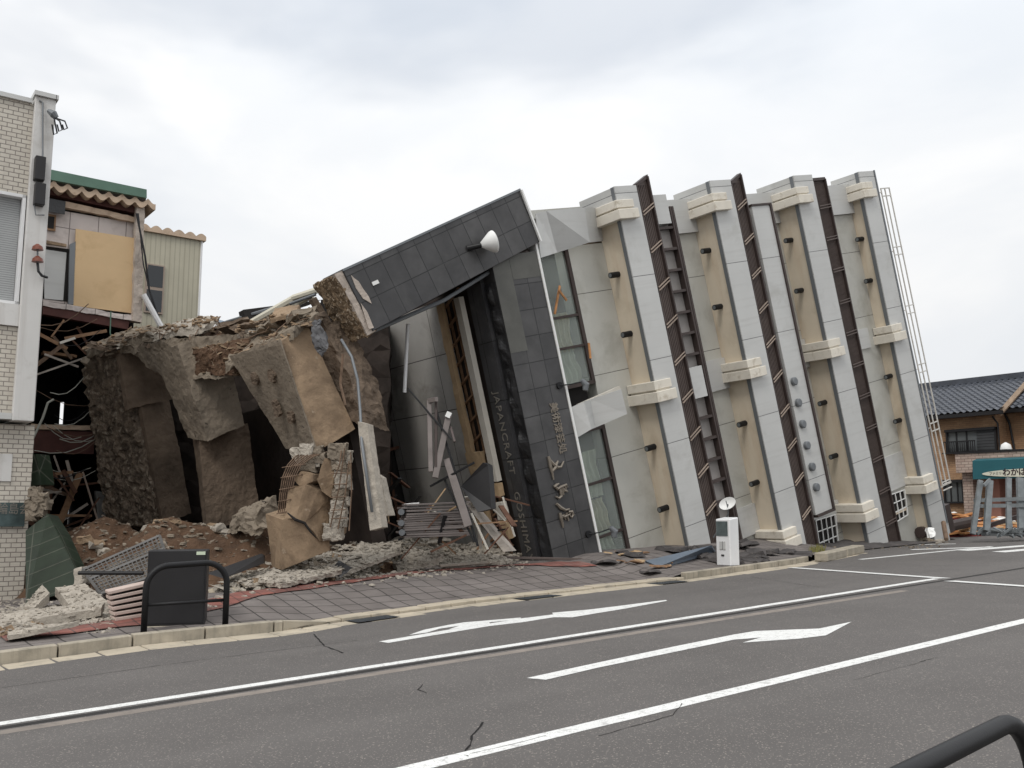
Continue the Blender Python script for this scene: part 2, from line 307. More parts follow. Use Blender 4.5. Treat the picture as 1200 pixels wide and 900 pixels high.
M['curtain_y'] = mat('cream_curtain', (.62, .55, .40), .95, vary=.15, vscale=2, streak=(.38, .33, .22), streak_amt=.8, streak_vec=(9, .35, 1))
M['gold'] = mat('bronze_letters', (.23, .20, .165), .45, metal=.5, vary=.15)
M['gold_dim'] = mat('brushed_letters', (.22, .205, .18), .5, metal=.3, vary=.1)
M['house_tile'] = mat('ochre_brick_tile', (.34, .20, .115), .85, vary=.15, vscale=1, brick=dict(w=.30, h=.09, m=.008, offset=.5, mortar=(.24, .16, .10), c2=(.43, .27, .16)))
M['pink_stone'] = mat('pinkish_stone_tile', (.40, .30, .25), .9, vary=.15, vscale=2, brick=dict(w=.32, h=.12, m=.012, offset=.5, mortar=(.20, .15, .13), c2=(.46, .37, .31)))
M['mauve_brick'] = mat('mauve_brick', (.27, .20, .175), .9, vary=.15, vscale=1, brick=dict(w=.4, h=.12, m=.01, offset=.5, mortar=(.17, .13, .12), c2=(.31, .24, .21)))
M['pillar_red'] = mat('salmon_pillar', (.37, .18, .135), .8, vary=.1)
M['awning'] = mat('teal_awning', (.022, .105, .125), .8, vary=.06, vscale=.8)
M['roof_tile'] = mat('dark_blue_roof_tile', (.042, .048, .062), .42, vary=.3, vscale=2.5, spec=.6)
M['dark_frame'] = mat('dark_frame', (.018, .017, .018), .5, vary=.1)
M['grey_shutter'] = mat('grey_shutter', (.055, .057, .06), .55, vary=.1, brick=dict(w=50, h=.13, m=.02, offset=0.0, mortar=(.03, .03, .03)))
M['cream_sign'] = mat('cream_sign', (.66, .66, .55), .7, vary=.03)
M['ink'] = mat('dark_ink', (.03, .015, .02), .7, vary=0)
M['tarp'] = mat('white_tarpaulin', (.68, .69, .70), .5, vary=.05, bump=.5, bscale=3, bumpd=.1)
M['cream_pipe'] = mat('cream_pipe', (.60, .57, .47), .5, vary=.1)
M['rag'] = mat('grey_rag', (.12, .12, .125), .95, vary=.4, vscale=4)
M['debris_orange'] = mat('splintered_orange_wood', (.46, .22, .09), .85, vary=.3, vscale=3)
M['debris_red'] = mat('dark_red_scrap', (.16, .035, .032), .8, vary=.3)
M['moss'] = mat('weeds', (.16, .15, .05), .95, vary=.4, vscale=9)
M['label'] = mat('pale_sticker', (.55, .62, .48), .6, vary=.05)
M['screen_gloss'] = mat('meter_screen', (.10, .12, .12), .15, vary=.3, vscale=5, spec=.7)  # dark glossy face of the parking meter screen
M['black_corr'] = mat('dark_tray', (.03, .028, .028), .6, vary=.3)

# ================================================================== GROUND, ROAD
g = MB()
xs = [-400, -60, -30, -15, 0, 15, 30, 60, 400]; ys = [-60, 0, 15, 30, 60, 120, 600]
n0 = 0
for y in ys:
    for x in xs: g.v.append(V((x, y, gz(x, y) - 0.05)))
for j in range(len(ys) - 1):
    for i in range(len(xs) - 1): a = j * len(xs) + i; g.f.append((a, a + 1, a + 1 + len(xs), a + len(xs)))
g.build('ground', M['dirt'], kind='structure')
# kerb line in plan (from the photograph, on the road plane)
KP = [G(*q) for q in [(0, 780), (170, 757), (330, 741), (400, 729), (560, 707), (680, 693), (800, 680), (930, 662), (1000, 648)]]
d0 = (KP[1] - KP[0]).normalized(); K0 = KP[0] - d0 * 18; K0.z = gz(K0.x, 0)
KP = [K0] + KP
def flat(p, dz=0.0): return V((p.x, p.y, gz(p.x, p.y) + dz))
road = MB(); far = KP[-1]
pts = [flat(p) for p in KP] + [flat(far + SN * 45 + SD * 1.0)] + [V((60, 75, 0)), V((60, -20, 0)), V((-40, -45, 0))]
pts = [V((p.x, p.y, SLOPE * p.x)) for p in pts]
road.poly(pts).build('road', M['asphalt'], kind='structure', frame=Frame((0, 0, 0), SD, SN, (0, 0, 1)))
def mark(name, pxs, m='paint', dz=.004, **kw):
    b = MB(); b.poly([G(x, y, dz) for x, y in pxs]); return b.build(name, M[m], kind='structure', **kw)
def wline(name, pa, pb, w, m='paint', dz=.004, ext0=0, ext1=0):
    a, b = G(*pa, dz), G(*pb, dz); d = (b - a).normalized(); a = a - d * ext0; b = b + d * ext1; s_ = d.cross(V((0, 0, 1))).normalized() * w / 2
    q = MB(); n = max(2, int((b - a).length / .5))
    le, ri = [], []
    for i in range(n + 1):
        p = a.lerp(b, i / n); j = noise.noise(p * 1.7) * .012; k = noise.noise(p * 1.7 + V((9, 9, 9))) * .012
        le.append(p - s_ * (1 + j / w * 2)); ri.append(p + s_ * (1 + k / w * 2))
    for i in range(n): q.poly([le[i], le[i + 1], ri[i + 1], ri[i]])
    return q.build(name, M[m], kind='structure')
wline('centre_line', (0, 848), (600, 756), .15, ext0=8)
wline('centre_line', (600, 756), (1100, 677.5), .15)
wline('pavement_seam', (0, 853.2), (600, 759.8), .11, 'seam', .0035, ext0=8)
wline('pavement_seam', (600, 759.8), (1200, 665.5), .11, 'seam', .0035, ext1=20)
wline('sealant_strip', (0, 858.5), (600, 764.3), .16, 'seal', .003, ext0=8)
wline('sealant_strip', (600, 764.3), (1060, 692), .17, 'seal', .003)
wline('lane_line', (480, 901), (1200, 727.5), .17, ext0=4, ext1=30)
wline('stop_line', (930, 665), (1110, 677.5), .42)
wline('stop_line', (1115, 680.5), (1210, 687), .42, ext1=.3)
wline('edge_line', (1008, 655.5), (1140, 642.5), .16, ext1=1)
for a_, b_ in [((1060, 638.5), (1120, 637.2)), ((1068, 644), (1160, 641)), ((1128, 645), (1210, 638.8)), ((1170, 646.8), (1215, 643))]:
    wline('crossing_stripe', a_, b_, .45)
# lane arrows
def cr3(l): return [(400 + x / 3, 700 + y / 3) for x, y in l]
mark('lane_arrow', cr3([(132, 155), (380, 113), (520, 92), (640, 73), (745, 60), (741, 54), (870, 43), (1000, 27), (1140, 9), (1146, 12), (1000, 39), (812, 70), (745, 70), (640, 87), (520, 101), (380, 124), (165, 160)]))
mark('lane_arrow', cr3([(238, 132), (290, 114), (375, 97), (430, 88), (560, 77), (630, 71), (634, 76), (520, 88), (523, 92), (430, 107), (378, 112), (415, 100), (345, 110), (300, 124)]), dz=.005)
mark('lane_arrow', [(617, 794.5), (700, 776.5), (790, 757.5), (860, 743.5), (885, 739.5), (920, 738), (960, 736.5), (998, 728.5), (968, 744.5), (935, 748.5), (870, 753), (892, 747), (860, 749.5), (790, 764), (700, 782.5), (640, 796.5)])
# cracks in the asphalt
def crack(pxs, w=.012):
    b = MB(); pp = []
    for i in range(len(pxs) - 1):
        a, c = G(*pxs[i], .0045), G(*pxs[i + 1], .0045); k = max(3, int((c - a).length / .12))
        for j in range(k): p = a.lerp(c, j / k); pp.append(p + V((noise.noise(p * 5), noise.noise(p * 5 + V((5, 5, 5))), 0)) * .022)
    pp.append(G(*pxs[-1], .0045))
    for i in range(len(pp) - 1):
        d = (pp[i + 1] - pp[i]); s_ = d.cross(V((0, 0, 1))).normalized() * w * (.4 + .8 * random.random()) / 2
        b.poly([pp[i] - s_, pp[i + 1] - s_, pp[i + 1] + s_, pp[i] + s_])
    b.build('asphalt_crack', M['crack'], kind='structure')
crack([(368, 743), (380, 757), (402, 765)], .03)
crack([(566, 846), (555, 862), (543, 885), (549, 886)], .016)
crack([(543, 885), (600, 872), (700, 846)], .009)
crack([(0, 806), (200, 778), (420, 750)], .012)
crack([(880, 676), (960, 688), (1030, 690)], .014)
crack([(495, 802), (490, 808), (500, 812)], .01)
crack([(700, 862), (790, 838), (800, 820)], .008)
crack([(1000, 797), (1100, 770)], .008)

# ------------------------------------------------------------------ sidewalk sheet with the heave towards the building
def sstep(a, b, x): t = max(0, min(1, (x - a) / (b - a))); return t * t * (3 - 2 * t)
KL = [0]
for i in range(len(KP) - 1): KL.append(KL[-1] + (KP[i + 1] - KP[i]).length)
def kpt(s):
    for i in range(len(KP) - 1):
        if s <= KL[i + 1] or i == len(KP) - 2:
            return KP[i].lerp(KP[i + 1], (s - KL[i]) / (KL[i + 1] - KL[i]))
def kerb_of(px):
    r = ray(px, 700)
    best = min((abs(kpt(s_ * .05).x / max(.1, kpt(s_ * .05).y) - r.x / r.y), s_ * .05) for s_ in range(int(KL[-1] / .05)))
    return best[1]
S340, S800, S930 = kerb_of(335), kerb_of(805), kerb_of(945)
def lift(s, d):
    k = 1 - sstep(S340 - 1.5, S340 + 1, s) + sstep(S800 - .6, S800 + .1, s)
    base = .02 + .11 * min(1, k)
    heave = .40 * sstep(.1, 2.9, d) * sstep(S340 - 4.5, S340 + .5, s) * (1 - sstep(KL[-1] - 1, KL[-1] + 1.5, s))
    p = kpt(max(0, min(KL[-1], s))) + SN * d
    return base + heave + noise.noise(p * .6) * .05 * sstep(.3, 2, d) + .02 * noise.noise(p * 1.9) * sstep(.3, 1, d)
def side(s, d, dz=0.0):
    p = kpt(min(s, KL[-1])) + SD * max(0, s - KL[-1]) + SN * d
    return V((p.x, p.y, gz(p.x, p.y) + lift(s, d) + dz))
def plan_sd(x, y):
    q = V((x, y, 0)); best = None
    lo, hi = 0.0, KL[-1]
    for _ in range(14):
        m_ = (lo + hi) / 2; k = kpt(m_)
        if (x - k.x) * SD.x + (y - k.y) * SD.y > 0: lo = m_
        else: hi = m_
    k = kpt(lo); return lo, (x - k.x) * SN.x + (y - k.y) * SN.y
def SW(px, py, up=0.0):
    t = 8.0; r_ = ray(px, py)
    if r_.z >= -.01: return C0 + r_ * 40
    def below(t):
        p = C0 + r_ * t; s_, d_ = plan_sd(p.x, p.y); return p.z <= gz(p.x, p.y) + lift(s_, max(0, d_)) + up
    t = max(8.0, (H - 1.0) / -r_.z * .8)
    while t < 60 and not below(t): t += .7
    lo, hi = t - .7, t
    for _ in range(6):
        mid = (lo + hi) / 2
        if below(mid): hi = mid
        else: lo = mid
    return C0 + r_ * hi
def sz(x, y): s, d = plan_sd(x, y); return gz(x, y) + lift(s, d)
SF = Frame(kpt(S340), SD, SN, (0, 0, 1))
sw = MB(); sw.grid(lambda a, b: side(a * KL[-1], .16 + b * 9.5), 150, 46)
sw.build('sidewalk', M['paving'], kind='structure', frame=SF)
def strip(name, m, s0, s1, d0_, d1_, dz=.005, n=40):
    MB().grid(lambda a, b: side(s0 + (s1 - s0) * a, d0_ + (d1_ - d0_) * b, .02), 120, 6).build(name, M[m], kind='structure', frame=SF)
def rd(px, py): return plan_sd(*SW(px, py).xy)
RS = [rd(x, y) for x, y in ((3, 749), (80, 740), (160, 729), (235, 713), (272, 702), (300, 695), (345, 689), (400, 683), (460, 675), (520, 669), (580, 664), (640, 662), (690, 661))]
rs = MB()
def rfn(a, b_):
    t = a * (len(RS) - 1); i = min(len(RS) - 2, int(t)); s_ = RS[i][0] + (RS[i + 1][0] - RS[i][0]) * (t - i); d_ = RS[i][1] + (RS[i + 1][1] - RS[i][1]) * (t - i); return side(s_, d_ - .3 + .6 * b_, .02)
rs.grid(rfn, 320, 8).build('tactile_strip', M['red_paving'], kind='structure', frame=SF)
# kerb stones and gutter
def stones(name, m, s0, s1, length, d0_, d1_, zt, zb=-.1, gap=.012, skew=0.0):
    s = s0; root = MB()
    while s < s1 - .05:
        e = min(s + length, s1); a, b = kpt(s + gap), kpt(e - gap)
        zz = [gz(a.x, 0), gz(b.x, 0)]; j = random.uniform(-.008, .008)
        q = []
        for z in (zb, zt):
            jj = j if z == zt else 0
            for p, zc, d in ((a, zz[0], d0_), (b, zz[1], d0_), (b, zz[1], d1_), (a, zz[0], d1_)):
                pp = p + SN * d; q.append(V((pp.x, pp.y, zc + z + jj)))
        root.hexa(q); s = e
    return root.build(name, M[m], bevel=.012, kind='structure', frame=SF)
stones('gutter', 'gutter', 0, KL[-1], .6, -.5, -.02, .015)
stones('kerb', 'kerb', S340 - 7.2, S340 - .05, 1.0, 0.0, .17, .17)
stones('kerb', 'gutter', S340, S800 - .05, .6, 0.0, .34, .06)
stones('kerb', 'kerb', S800, S930 + .3, 1.0, 0.0, .17, .15)
stones('kerb', 'kerb', 0, S340 - 8.4, 1.0, 0.0, .17, .14)
b = MB()   # sloped end stone by the railing
for s_ in ((S340 - .05),):
    a, e = kpt(s_), kpt(s_ + 1.0)
    b.hexa([flat(a, -.1), flat(e, -.1), flat(e + SN * .17, -.1), flat(a + SN * .17, -.1), flat(a, .17), flat(e, .04), flat(e + SN * .17, .04), flat(a + SN * .17, .17)])
b.build('kerb', M['kerb'], bevel=.01, kind='structure')
for p0, p1 in ((405, 452), (600, 640), (755, 790)):
    s0, s1 = kerb_of(p0), kerb_of(p1)
    MB().grid(lambda a, b_: flat(kpt(s0 + (s1 - s0) * a) + SN * (-.49 + .46 * b_), .021), 6, 1).build('drain_grate', M['grate'], kind='structure', frame=SF)

# ================================================================== TOPPLED BUILDING
TB = thing('toppled_building', 'grey metal-clad multi-storey building toppled on its side, dark stone shopfront and torn-up footings at left', 'building', B.w(5, -1.2, 0))
def bx(name, m, a0, a1, b0, b1, c0, c1, parent=TB, bevel=0.0, **kw):
    return MB().box(B, a0, a1, b0, b1, c0, c1).build(name, M[m], parent, B, bevel, **kw)
VB, VT = -3.6, 9.6
# body behind the facade
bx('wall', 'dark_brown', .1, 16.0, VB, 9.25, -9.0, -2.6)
bx('roof', 'metal_panel', 15.86, 16.0, VB, 9.6, -9.0, -.02)
bx('end_wall', 'panel_warm', 0.1, 15.84, 9.26, 9.5, -9.0, -1.75)
floors = [(3.15, 4.0, 1.0), (7.10, 8.06, 1.0), (11.2, 12.22, 1.0), (14.93, 15.85, .62)]
vbot = [-.35, -1.15, -2.5, -3.3]
prev = 0.0
for k, (u0, u1, dp) in enumerate(floors):
    vb = vbot[k] - 1.0
    # fascia: front sheet with dark return; soffit; spandrel wall panel behind it
    bx('fascia', 'metal_panel', u0, u1, vb, VT, -.03, 0.0)
    bx('fascia_return', 'metal_dark', u0 + .004, u1 - .02, vb, VT - .004, -.17, -.032)
    bx('soffit', 'beige', u0 + .08, u1 - .03, vb, 9.18, -dp - .02, -.172)
    bx('soffit_end_trim', 'metal_panel', u0 + .03, u1 - .02, 9.185, VT - .01, -dp - .55, -.174)
    g0 = {0: 1.9, 1: 5.85, 2: 9.7, 3: 13.0}[k]
    bx('spandrel_panel', 'panel_warm', g0, u0 + .076, vb, 8.25, -dp - .6, -dp)
    bx('floor_slab', 'concrete_dark', u0 + .1, u1 - .03, vb, 9.2, -2.7, -dp - .602)
    # clad pier running between storeys at the far end
    lo = prev + .03 if k else 0.12
    if k: bx('pier_cladding', 'metal_panel', lo, u0 + .074, 8.26, 9.3, -2.5, -dp + .12)
    prev = u1
    # lamps on the soffit
    zs = {0: [7.25, 5.55, 2.3, .55], 1: [7.6, 5.85, 2.2, .35], 2: [7.6, 5.9, 2.1, .3], 3: [7.3, 5.8, 2.35, .75]}[k]
    for vv in zs:
        cx = -dp / 2 - .12
        l_ = MB().tube([B.w(u0 + .082, vv, cx), B.w(u0 - .24, vv - .0, cx)], .085, 12).build('soffit_lamp', M['black_metal'], TB, smooth=False)
        MB().tube([B.w(u0 - .238, vv, cx), B.w(u0 - .248, vv, cx)], .062, 12).build('lamp_lens', M['glass_grey'], l_)
    # stepped cream cornice blocks
    for (va, vc) in ((9.0, 8.62), (4.15, 3.5), (-1.85, -2.5)):
        if k == 0 and va < 0: continue
        if k == 1: va, vc = (va - .02, vc) if va > 0 else (-.95, -1.6)
        if k == 1 and va < 0: va, vc = -1.1, -1.72
        if k == 2 and va < 0: va, vc = -1.3, -1.95
        if k == 3 and va < 0: va, vc = -1.25, -1.9
        if va > 8: va, vc = 9.22, 8.62
        h2 = (va - vc) / 2
        c_ = MB().box(B, u0 - .17, u0 + .50, vc + h2 + .05, va - .03, -dp + .02, .13).box(B, u0 - .2, u0 + .57, vc + .03, vc + h2, -dp - .05, .19).box(B, u0 - .1, u0 + .44, vc + h2 - .01, vc + h2 + .06, -dp + .05, .09)
        c_.build('cornice_block', M['cornice'], TB, B, .012)
# crumpled first-storey pier claddings (bent sheet between the stone front and the cornice)
def sheet(name, m, outline, depth=.04, parent=TB, **kw):
    b = MB()
    for tri in outline: b.prism(tri, -bw * depth)
    return b.build(name, M[m], parent, B, **kw)
def bp(x, y, w): return B.px(x, y, w)
sheet('crumpled_cladding', 'metal_panel', [[bp(628, 250, -.1), bp(640, 247, -.1), bp(653, 296, -.25), bp(634, 302, -.1)], [bp(640, 247, -.1), bp(685, 243, -.4), bp(691, 284, -.45), bp(653, 296, -.5)], [bp(685, 243, -.4), bp(706, 243, -.95), bp(708, 282, -.98), bp(691, 284, -.45)]])
sheet('crumpled_cladding', 'metal_panel', [[bp(668, 478, -.05), bp(684, 471, .05), bp(693, 503, .1), bp(676, 513, -.05)], [bp(684, 471, .05), bp(692, 468, -.35), bp(698, 501, -.35), bp(693, 503, .1)], [bp(692, 468, -.35), bp(728, 456, .12), bp(735, 485, .1), bp(698, 501, -.35)]], .03)
sheet('crumpled_cladding', 'board_cream', [[bp(676, 474, -.5), bp(726, 452, -.6), bp(728, 457, -.6), bp(684, 472, -.3)]], .05)
# screens above each fascia (brown louvres), open ends cut on the slant
def screen(u0, u1, vb, vt, lam=True, slant=.35):
    r = MB().prism([B.w(u0 + .03, vb, -.10), B.w(u1 - .03, vb, -.10), B.w(u1 - .03, vt - .1, -.10), B.w(u0 + .03, vt - slant, -.10)], bw * .04).build('louvre_screen', M['brown_paler' if lam else 'brown'], TB, B)
    f = MB(); f.box(B, u0 - .0, u0 + .04, vb, vt - slant, -.16, -.02).box(B, u1 - .05, u1, vb, vt - .12, -.16, .03)
    f.hexa([B.w(u0, vt - slant - .04, -.16), B.w(u1, vt - .16, -.16), B.w(u1, vt - .06, -.16), B.w(u0 + .0, vt - slant + .05, -.16), B.w(u0, vt - slant - .04, 0), B.w(u1, vt - .16, 0), B.w(u1, vt - .06, 0), B.w(u0, vt - slant + .05, 0)])
    f.build('frame', M['brown'], r, B)
    n = int((u1 - u0) / .06); s_ = MB()
    for i in range(1, n): uu = u0 + (u1 - u0) * i / n; s_.box(B, uu - .006, uu + .006, vb, vt - slant, -.058, -.045)
    s_.build('slat', M['brown'], r, B)
    vv = vt - 1.1; tl_ = .02 if not lam or u0 > 12 else .12
    while vv > vb:
        for dv in (0, .09): MB().bar(B.w(u0 + .02, vv - tl_ + dv, .005), B.w(u1 - .02, vv + tl_ + dv, .02), .03, .022, bw).build('strut', M['strut' if u0 < 12 else 'brown_paler'], r, B)
        vv -= 1.08
screen(4.03, 4.55, -1.6, 9.95); screen(8.10, 8.62, -2.0, 9.85); screen(12.25, 12.92, -4, 9.55, slant=.12)
# tall ladder-like framed window of the second storey
ld = bx('ladder_window', 'ladder_panel', 4.66, 5.42, -1.5, 8.45, -.5, -.30)
fr = MB().box(B, 4.60, 4.69, -1.6, 8.5, -.55, -.10).box(B, 5.27, 5.34, -1.6, 8.95, -.55, -.10).box(B, 5.38, 5.46, -1.6, 8.95, -.55, -.12)
fr.build('frame', M['brown'], ld, B, .005)
vv = 8.3
while vv > -1.5: MB().box(B, 4.69, 5.27, vv, vv + .075, -.3, -.12).build('rung', M['brown'], ld, B); vv -= .62
for va, vc in ((8.45, 9.3), (3.35, 4.25)):
    bx('pier_cladding', 'metal_panel', 4.62, 5.2, va, vc, -.29, -.08)
for k_, (a0, a1) in enumerate(((8.7, 9.0), (12.98, 13.5))):
    bx('pier_cladding', 'metal_panel', a0, a1 + (.9 if k_ else 0), 3.5, 4.2, -.9, -.55 if k_ else -.3)
bx('pier_cladding', 'metal_panel', 6.1, 7.17, 3.35, 4.3, -1.2, -.9)
bx('pier_cladding', 'metal_panel', 10.1, 11.26, 3.35, 4.3, -1.2, -.9)
bx('pier_cladding', 'metal_panel', 6.1, 7.17, -1.2, -.3, -1.2, -.9)
bx('pier_cladding', 'metal_panel', 8.9, 11.26, -1.9, -1.2, -1.3, -.9)
bx('pier_cladding', 'metal_panel', 12.98, 14.99, -1.55, -.35, -1.0, -.58)
# duct-like flat panel with round vents on the third storey
dc = bx('vent_panel', 'metal_panel', 8.83, 9.70, -1.12, 8.72, -.45, -.02, bevel=.01)
MB().box(B, 9.70, 9.78, -1.15, 8.75, -.5, .03).box(B, 8.8, 9.78, 8.72, 8.78, -.5, .02).box(B, 8.85, 9.78, -1.2, -1.13, -.5, .03).build('frame', M['brown'], dc, B)
for q in [(930, 447), (935, 472), (940, 497), (945, 522), (951, 547), (956, 571)]:
    a, b_, _ = B.uv(q[0], q[1], 0.0)
    MB().tube([B.w(a, b_, -.02), B.w(a, b_, .07), B.w(a, b_, .09)], [.13, .13, .10], 18).build('round_vent', M['metal_dark'], dc)
bx('brown_post', 'brown', 8.66, 8.74, -2.5, 8.6, -.5, -.05)
bx('window_wall', 'glass_dark', 8.1, 9.6, VB, 8.3, -1.4, -1.3); bx('window_wall', 'glass_dark', 12.25, 13.0, VB, 8.3, -1.2, -1.1); bx('window_wall', 'glass_dark', 4.05, 5.8, -2.5, 8.4, -1.5, -1.4)
# white grilles over the lower windows
def grille(pxq, w, nu, nv):
    c = [B.px(*q, w) for q in pxq]; b = MB(); r = .022
    for i in range(nu + 1):
        t = i / nu; b.bar(c[0].lerp(c[1], t), c[3].lerp(c[2], t), .03, .03, bw)
    for j in range(nv + 1):
        t = j / nv; b.bar(c[0].lerp(c[3], t), c[1].lerp(c[2], t), .03, .03, bw)
    b.build('window_grille', M['white'], TB, B)
    MB().prism([q_ - bw * .05 for q_ in c], -bw * .02).build('grille_shade_sheet', M['dark'], TB, B)  # near-black sheet behind the bars stands in for the window's shade
grille([(1043, 580), (1060, 574), (1064, 603), (1050, 612)], -.5, 3, 3)
grille([(956, 610), (979, 603), (983, 640), (962, 650)], -.8, 4, 3)
bx('sill', 'beige', 13.0, 14.4, -2.35, -2.25, -.7, -.5)
bx('window_wall', 'glass_dark', 12.95, 14.9, -2.9, -1.56, -.75, -.7); bx('window_wall', 'glass_dark', 8.8, 11.2, -3.3, -1.95, -1.1, -1.0)
# first-storey windows
def window(v0, v1, cur, muls, cm='curtain'):
    w_ = MB(); w_.box(B, 1.78, 1.9, v0, v1, -1.12, -.98).box(B, .4, .5, v0, v1, -1.12, -.98).box(B, .4, 1.9, v0 - .05, v0 + .05, -1.12, -.98).box(B, .4, 1.9, v1 - .06, v1 + .04, -1.12, -.98)
    for m_ in muls: w_.box(B, .5, 1.78, m_ - .035, m_ + .035, -1.10, -.99)
    r = w_.build('window_frame', M['brown'], TB, B, .004)
    MB().box(B, .5, 1.78, v0 + .05, v1 - .06, -1.062, -1.055).build('glass', M['glass'], r, B)
    for (c0, c1, m_) in cur:
        c = MB(); c.grid(lambda a, b_: B.w(.55 + 1.2 * a + .12 * noise.noise(V((b_ * 3, a * 2, c0))), c0 + (c1 - c0) * b_, -1.45 + .07 * math.sin(a * 40 + b_ * 3 + c0)), 60, 8)
        c.build('curtain', M[m_], r, B, smooth=True)
    return r
window(4.45, 8.2, [(4.5, 5.5, 'curtain'), (5.4, 6.5, 'curtain_y')], (6.35, 5.5))
window(-.9, 3.2, [(-1.0, .35, 'curtain'), (.35, 1.25, 'curtain_y'), (1.3, 2.6, 'curtain')], (1.75, .3))
for q0, q1 in (((656, 335), (650, 368)), ((664, 352), (655, 340)), ((690, 402), (692, 420))):
    MB().bar(bp(q0[0], q0[1], -.9), bp(q1[0], q1[1], -.8), .06, .03, bw).build('splintered_board', M['debris_orange'], TB, B)
bx('opening_shade_panel', 'dark', .05, 1.7, 3.25, 4.4, -1.3, -1.2)  # near-black panel paints the shade of the gap between the windows
# rooftop railing standing out from the roof edge
rl = MB()
for uu in (16.14, 16.39, 16.68): rl.bar(B.w(uu, 8.95, -.03), B.w(uu, -1.9, -.03), .035, .035)
vv = 8.95
while vv > -2.0:
    for dv in (0, -.28): rl.bar(B.w(16.12, vv + dv, -.03), B.w(16.70, vv + dv, -.03), .035, .035)
    rl.bar(B.w(15.98, vv - .14, -.06), B.w(16.14, vv - .14, -.03), .03, .03)
    vv -= 2.15
rl.bar(B.w(16.12, -1.9, -.03), B.w(16.70, -1.9, -.03), .06, .06)
rl.build('roof_railing', M['rail'], TB, B)
bx('roof_edge_trim', 'metal_dark', 15.86, 15.93, -3.2, 9.62, -.01, .02)
# ---- stone shopfront: sign fascia
sgn = bx('sign_fascia', 'granite', -1.5, -.03, -1.2, 8.05, -.42, 0.0)
bx('weathered_tile', 'granite_grey', -1.49, -.95, 5.6, 8.04, .002, .008, sgn); bx('weathered_tile', 'granite_grey', -.94, -.05, 7.4, 8.045, .002, .007, sgn); bx('weathered_tile', 'granite_grey', -1.49, -1.0, -1.1, .2, .002, .007, sgn)
bx('edge_trim', 'white', -.028, .035, -1.2, 9.0, -.3, .03, sgn)
# dark membrane, buckled, between front and return
fm = MB(); fm.grid(lambda a, b: B.w(-1.51 - .13 * (1 - abs(2 * a - 1)) * abs((((b * 9 + .3 * math.sin(b * 14)) % 1) - .5) * 2) ** .6 - .05 * noise.noise(V((a * 3, b * 40, 1))) * math.sin(a * 3.14), -1.2 + 8.6 * b, -.02 - .45 * a), 8, 120)
fm.build('torn_membrane', M['black_film'], TB, B)
ret = bx('shopfront_return', 'granite_plain', -1.62, -1.5, -1.2, 7.6, -1.12, -.47)
text_mesh('lettering', 'JAPANCRAFT', .33, B, -1.625, 4.75, -.80, -bv, bw, M['gold_dim'], ret, .006, 1.0, 0, 1.12)
text_mesh('lettering', 'GOSHIMAYA', .33, B, -1.625, 2.18, -.80, -bv, bw, M['gold_dim'], ret, .006, 1.0, 0, 1.12)
a_, b_, _ = B.uv(646, 472)
text_mesh('lettering', '美術漆芸処', .275, B, a_ + .03, b_, .012, -bv, bu, M['gold'], sgn, .012, .96, .004)
for strokes in (
    [[(108, 85), (118, 120), (130, 190), (150, 260), (161, 320)], [(112, 110), (160, 165), (200, 195), (235, 190), (262, 135)], [(145, 235), (178, 198), (193, 152), (206, 130)]],
    [[(165, 392), (190, 372), (215, 358)], [(172, 385), (200, 412), (228, 395), (290, 368), (300, 395)], [(222, 400), (232, 440), (240, 482), (214, 506), (184, 488)], [(250, 402), (268, 430), (302, 437)], [(243, 380), (262, 472)], [(274, 375), (290, 435)]],
    [[(190, 560), (230, 600), (280, 625), (320, 613)], [(225, 650), (235, 700), (250, 760), (257, 802)], [(240, 682), (270, 692), (330, 662)], [(262, 665), (282, 722)], [(288, 650), (312, 732)], [(308, 642), (345, 640), (356, 670), (340, 696), (322, 680)]]):
    tb_ = MB()
    for st_ in strokes:
        pp = [B.px(630 + x / 8.57, 525 + y / 8.57, .035) for x, y in st_]
        tb_.tube(pp, [.05 - .022 * abs(2 * i / (len(pp) - 1) - .7) for i in range(len(pp))], 6)
    tb_.build('lettering', M['gold'], sgn, B)
# small spotlights on brackets
for q in ((655, 452), (689, 626)):
    a, b_, _ = B.uv(*q)
    s_ = MB().tube([B.w(a, b_, 0), B.w(a, b_, .05)], .09, 14).tube([B.w(a, b_, .05), B.w(a + .3, b_ - .03, .12), B.w(a + .75, b_ - .02, .15)], .018, 6).build('spotlight', M['black_metal'], sgn)
    MB().tube([B.w(a + .62, b_ + .02, .18), B.w(a + .72, b_ - .12, .2), B.w(a + .66, b_ - .26, .2)], [.05, .1, .07], 10).build('lamp_head', M['metal_dark'], s_)
# portal column (fallen, tiled) with broken core end
c4 = [B.px(*q, .10) for q in ((402, 318), (610, 223), (633, 283), (437, 388))]
bxd = (c4[1] - c4[0]).normalized(); byd = (c4[0] - c4[3]); byd = (byd - bxd * byd.dot(bxd)).normalized(); bzd = bxd.cross(byd); 
BF = Frame(c4[3], bxd, byd, bzd)
col = MB().prism([c4[0], c4[1], c4[2], c4[3]], -bw * 1.05).build('portal_column', M['granite'], TB, BF, .006)
MB().prism([c4[0] + bzd * .02, c4[1] + bzd * .02, c4[1] + bzd * .02 + byd * .05, c4[0] + bzd * .02 + byd * .05], -bzd * 1.05).build('coping', M['metal_dark'], col, BF)
MB().bar(c4[1] + bw * .03, c4[2] + bw * .03, .05, .06, bw).build('edge_trim', M['white'], col, BF)
for pts_ in ([(411, 322), (420, 330), (432, 348), (435, 356), (425, 350), (417, 338)], [(422, 355), (430, 366), (438, 384), (432, 386)]):
    MB().prism([B.px(*q, .105) for q in pts_], bw * .01).build('chipped_patch', M['pinkish'], col, BF, rough=.015, cell=.15)
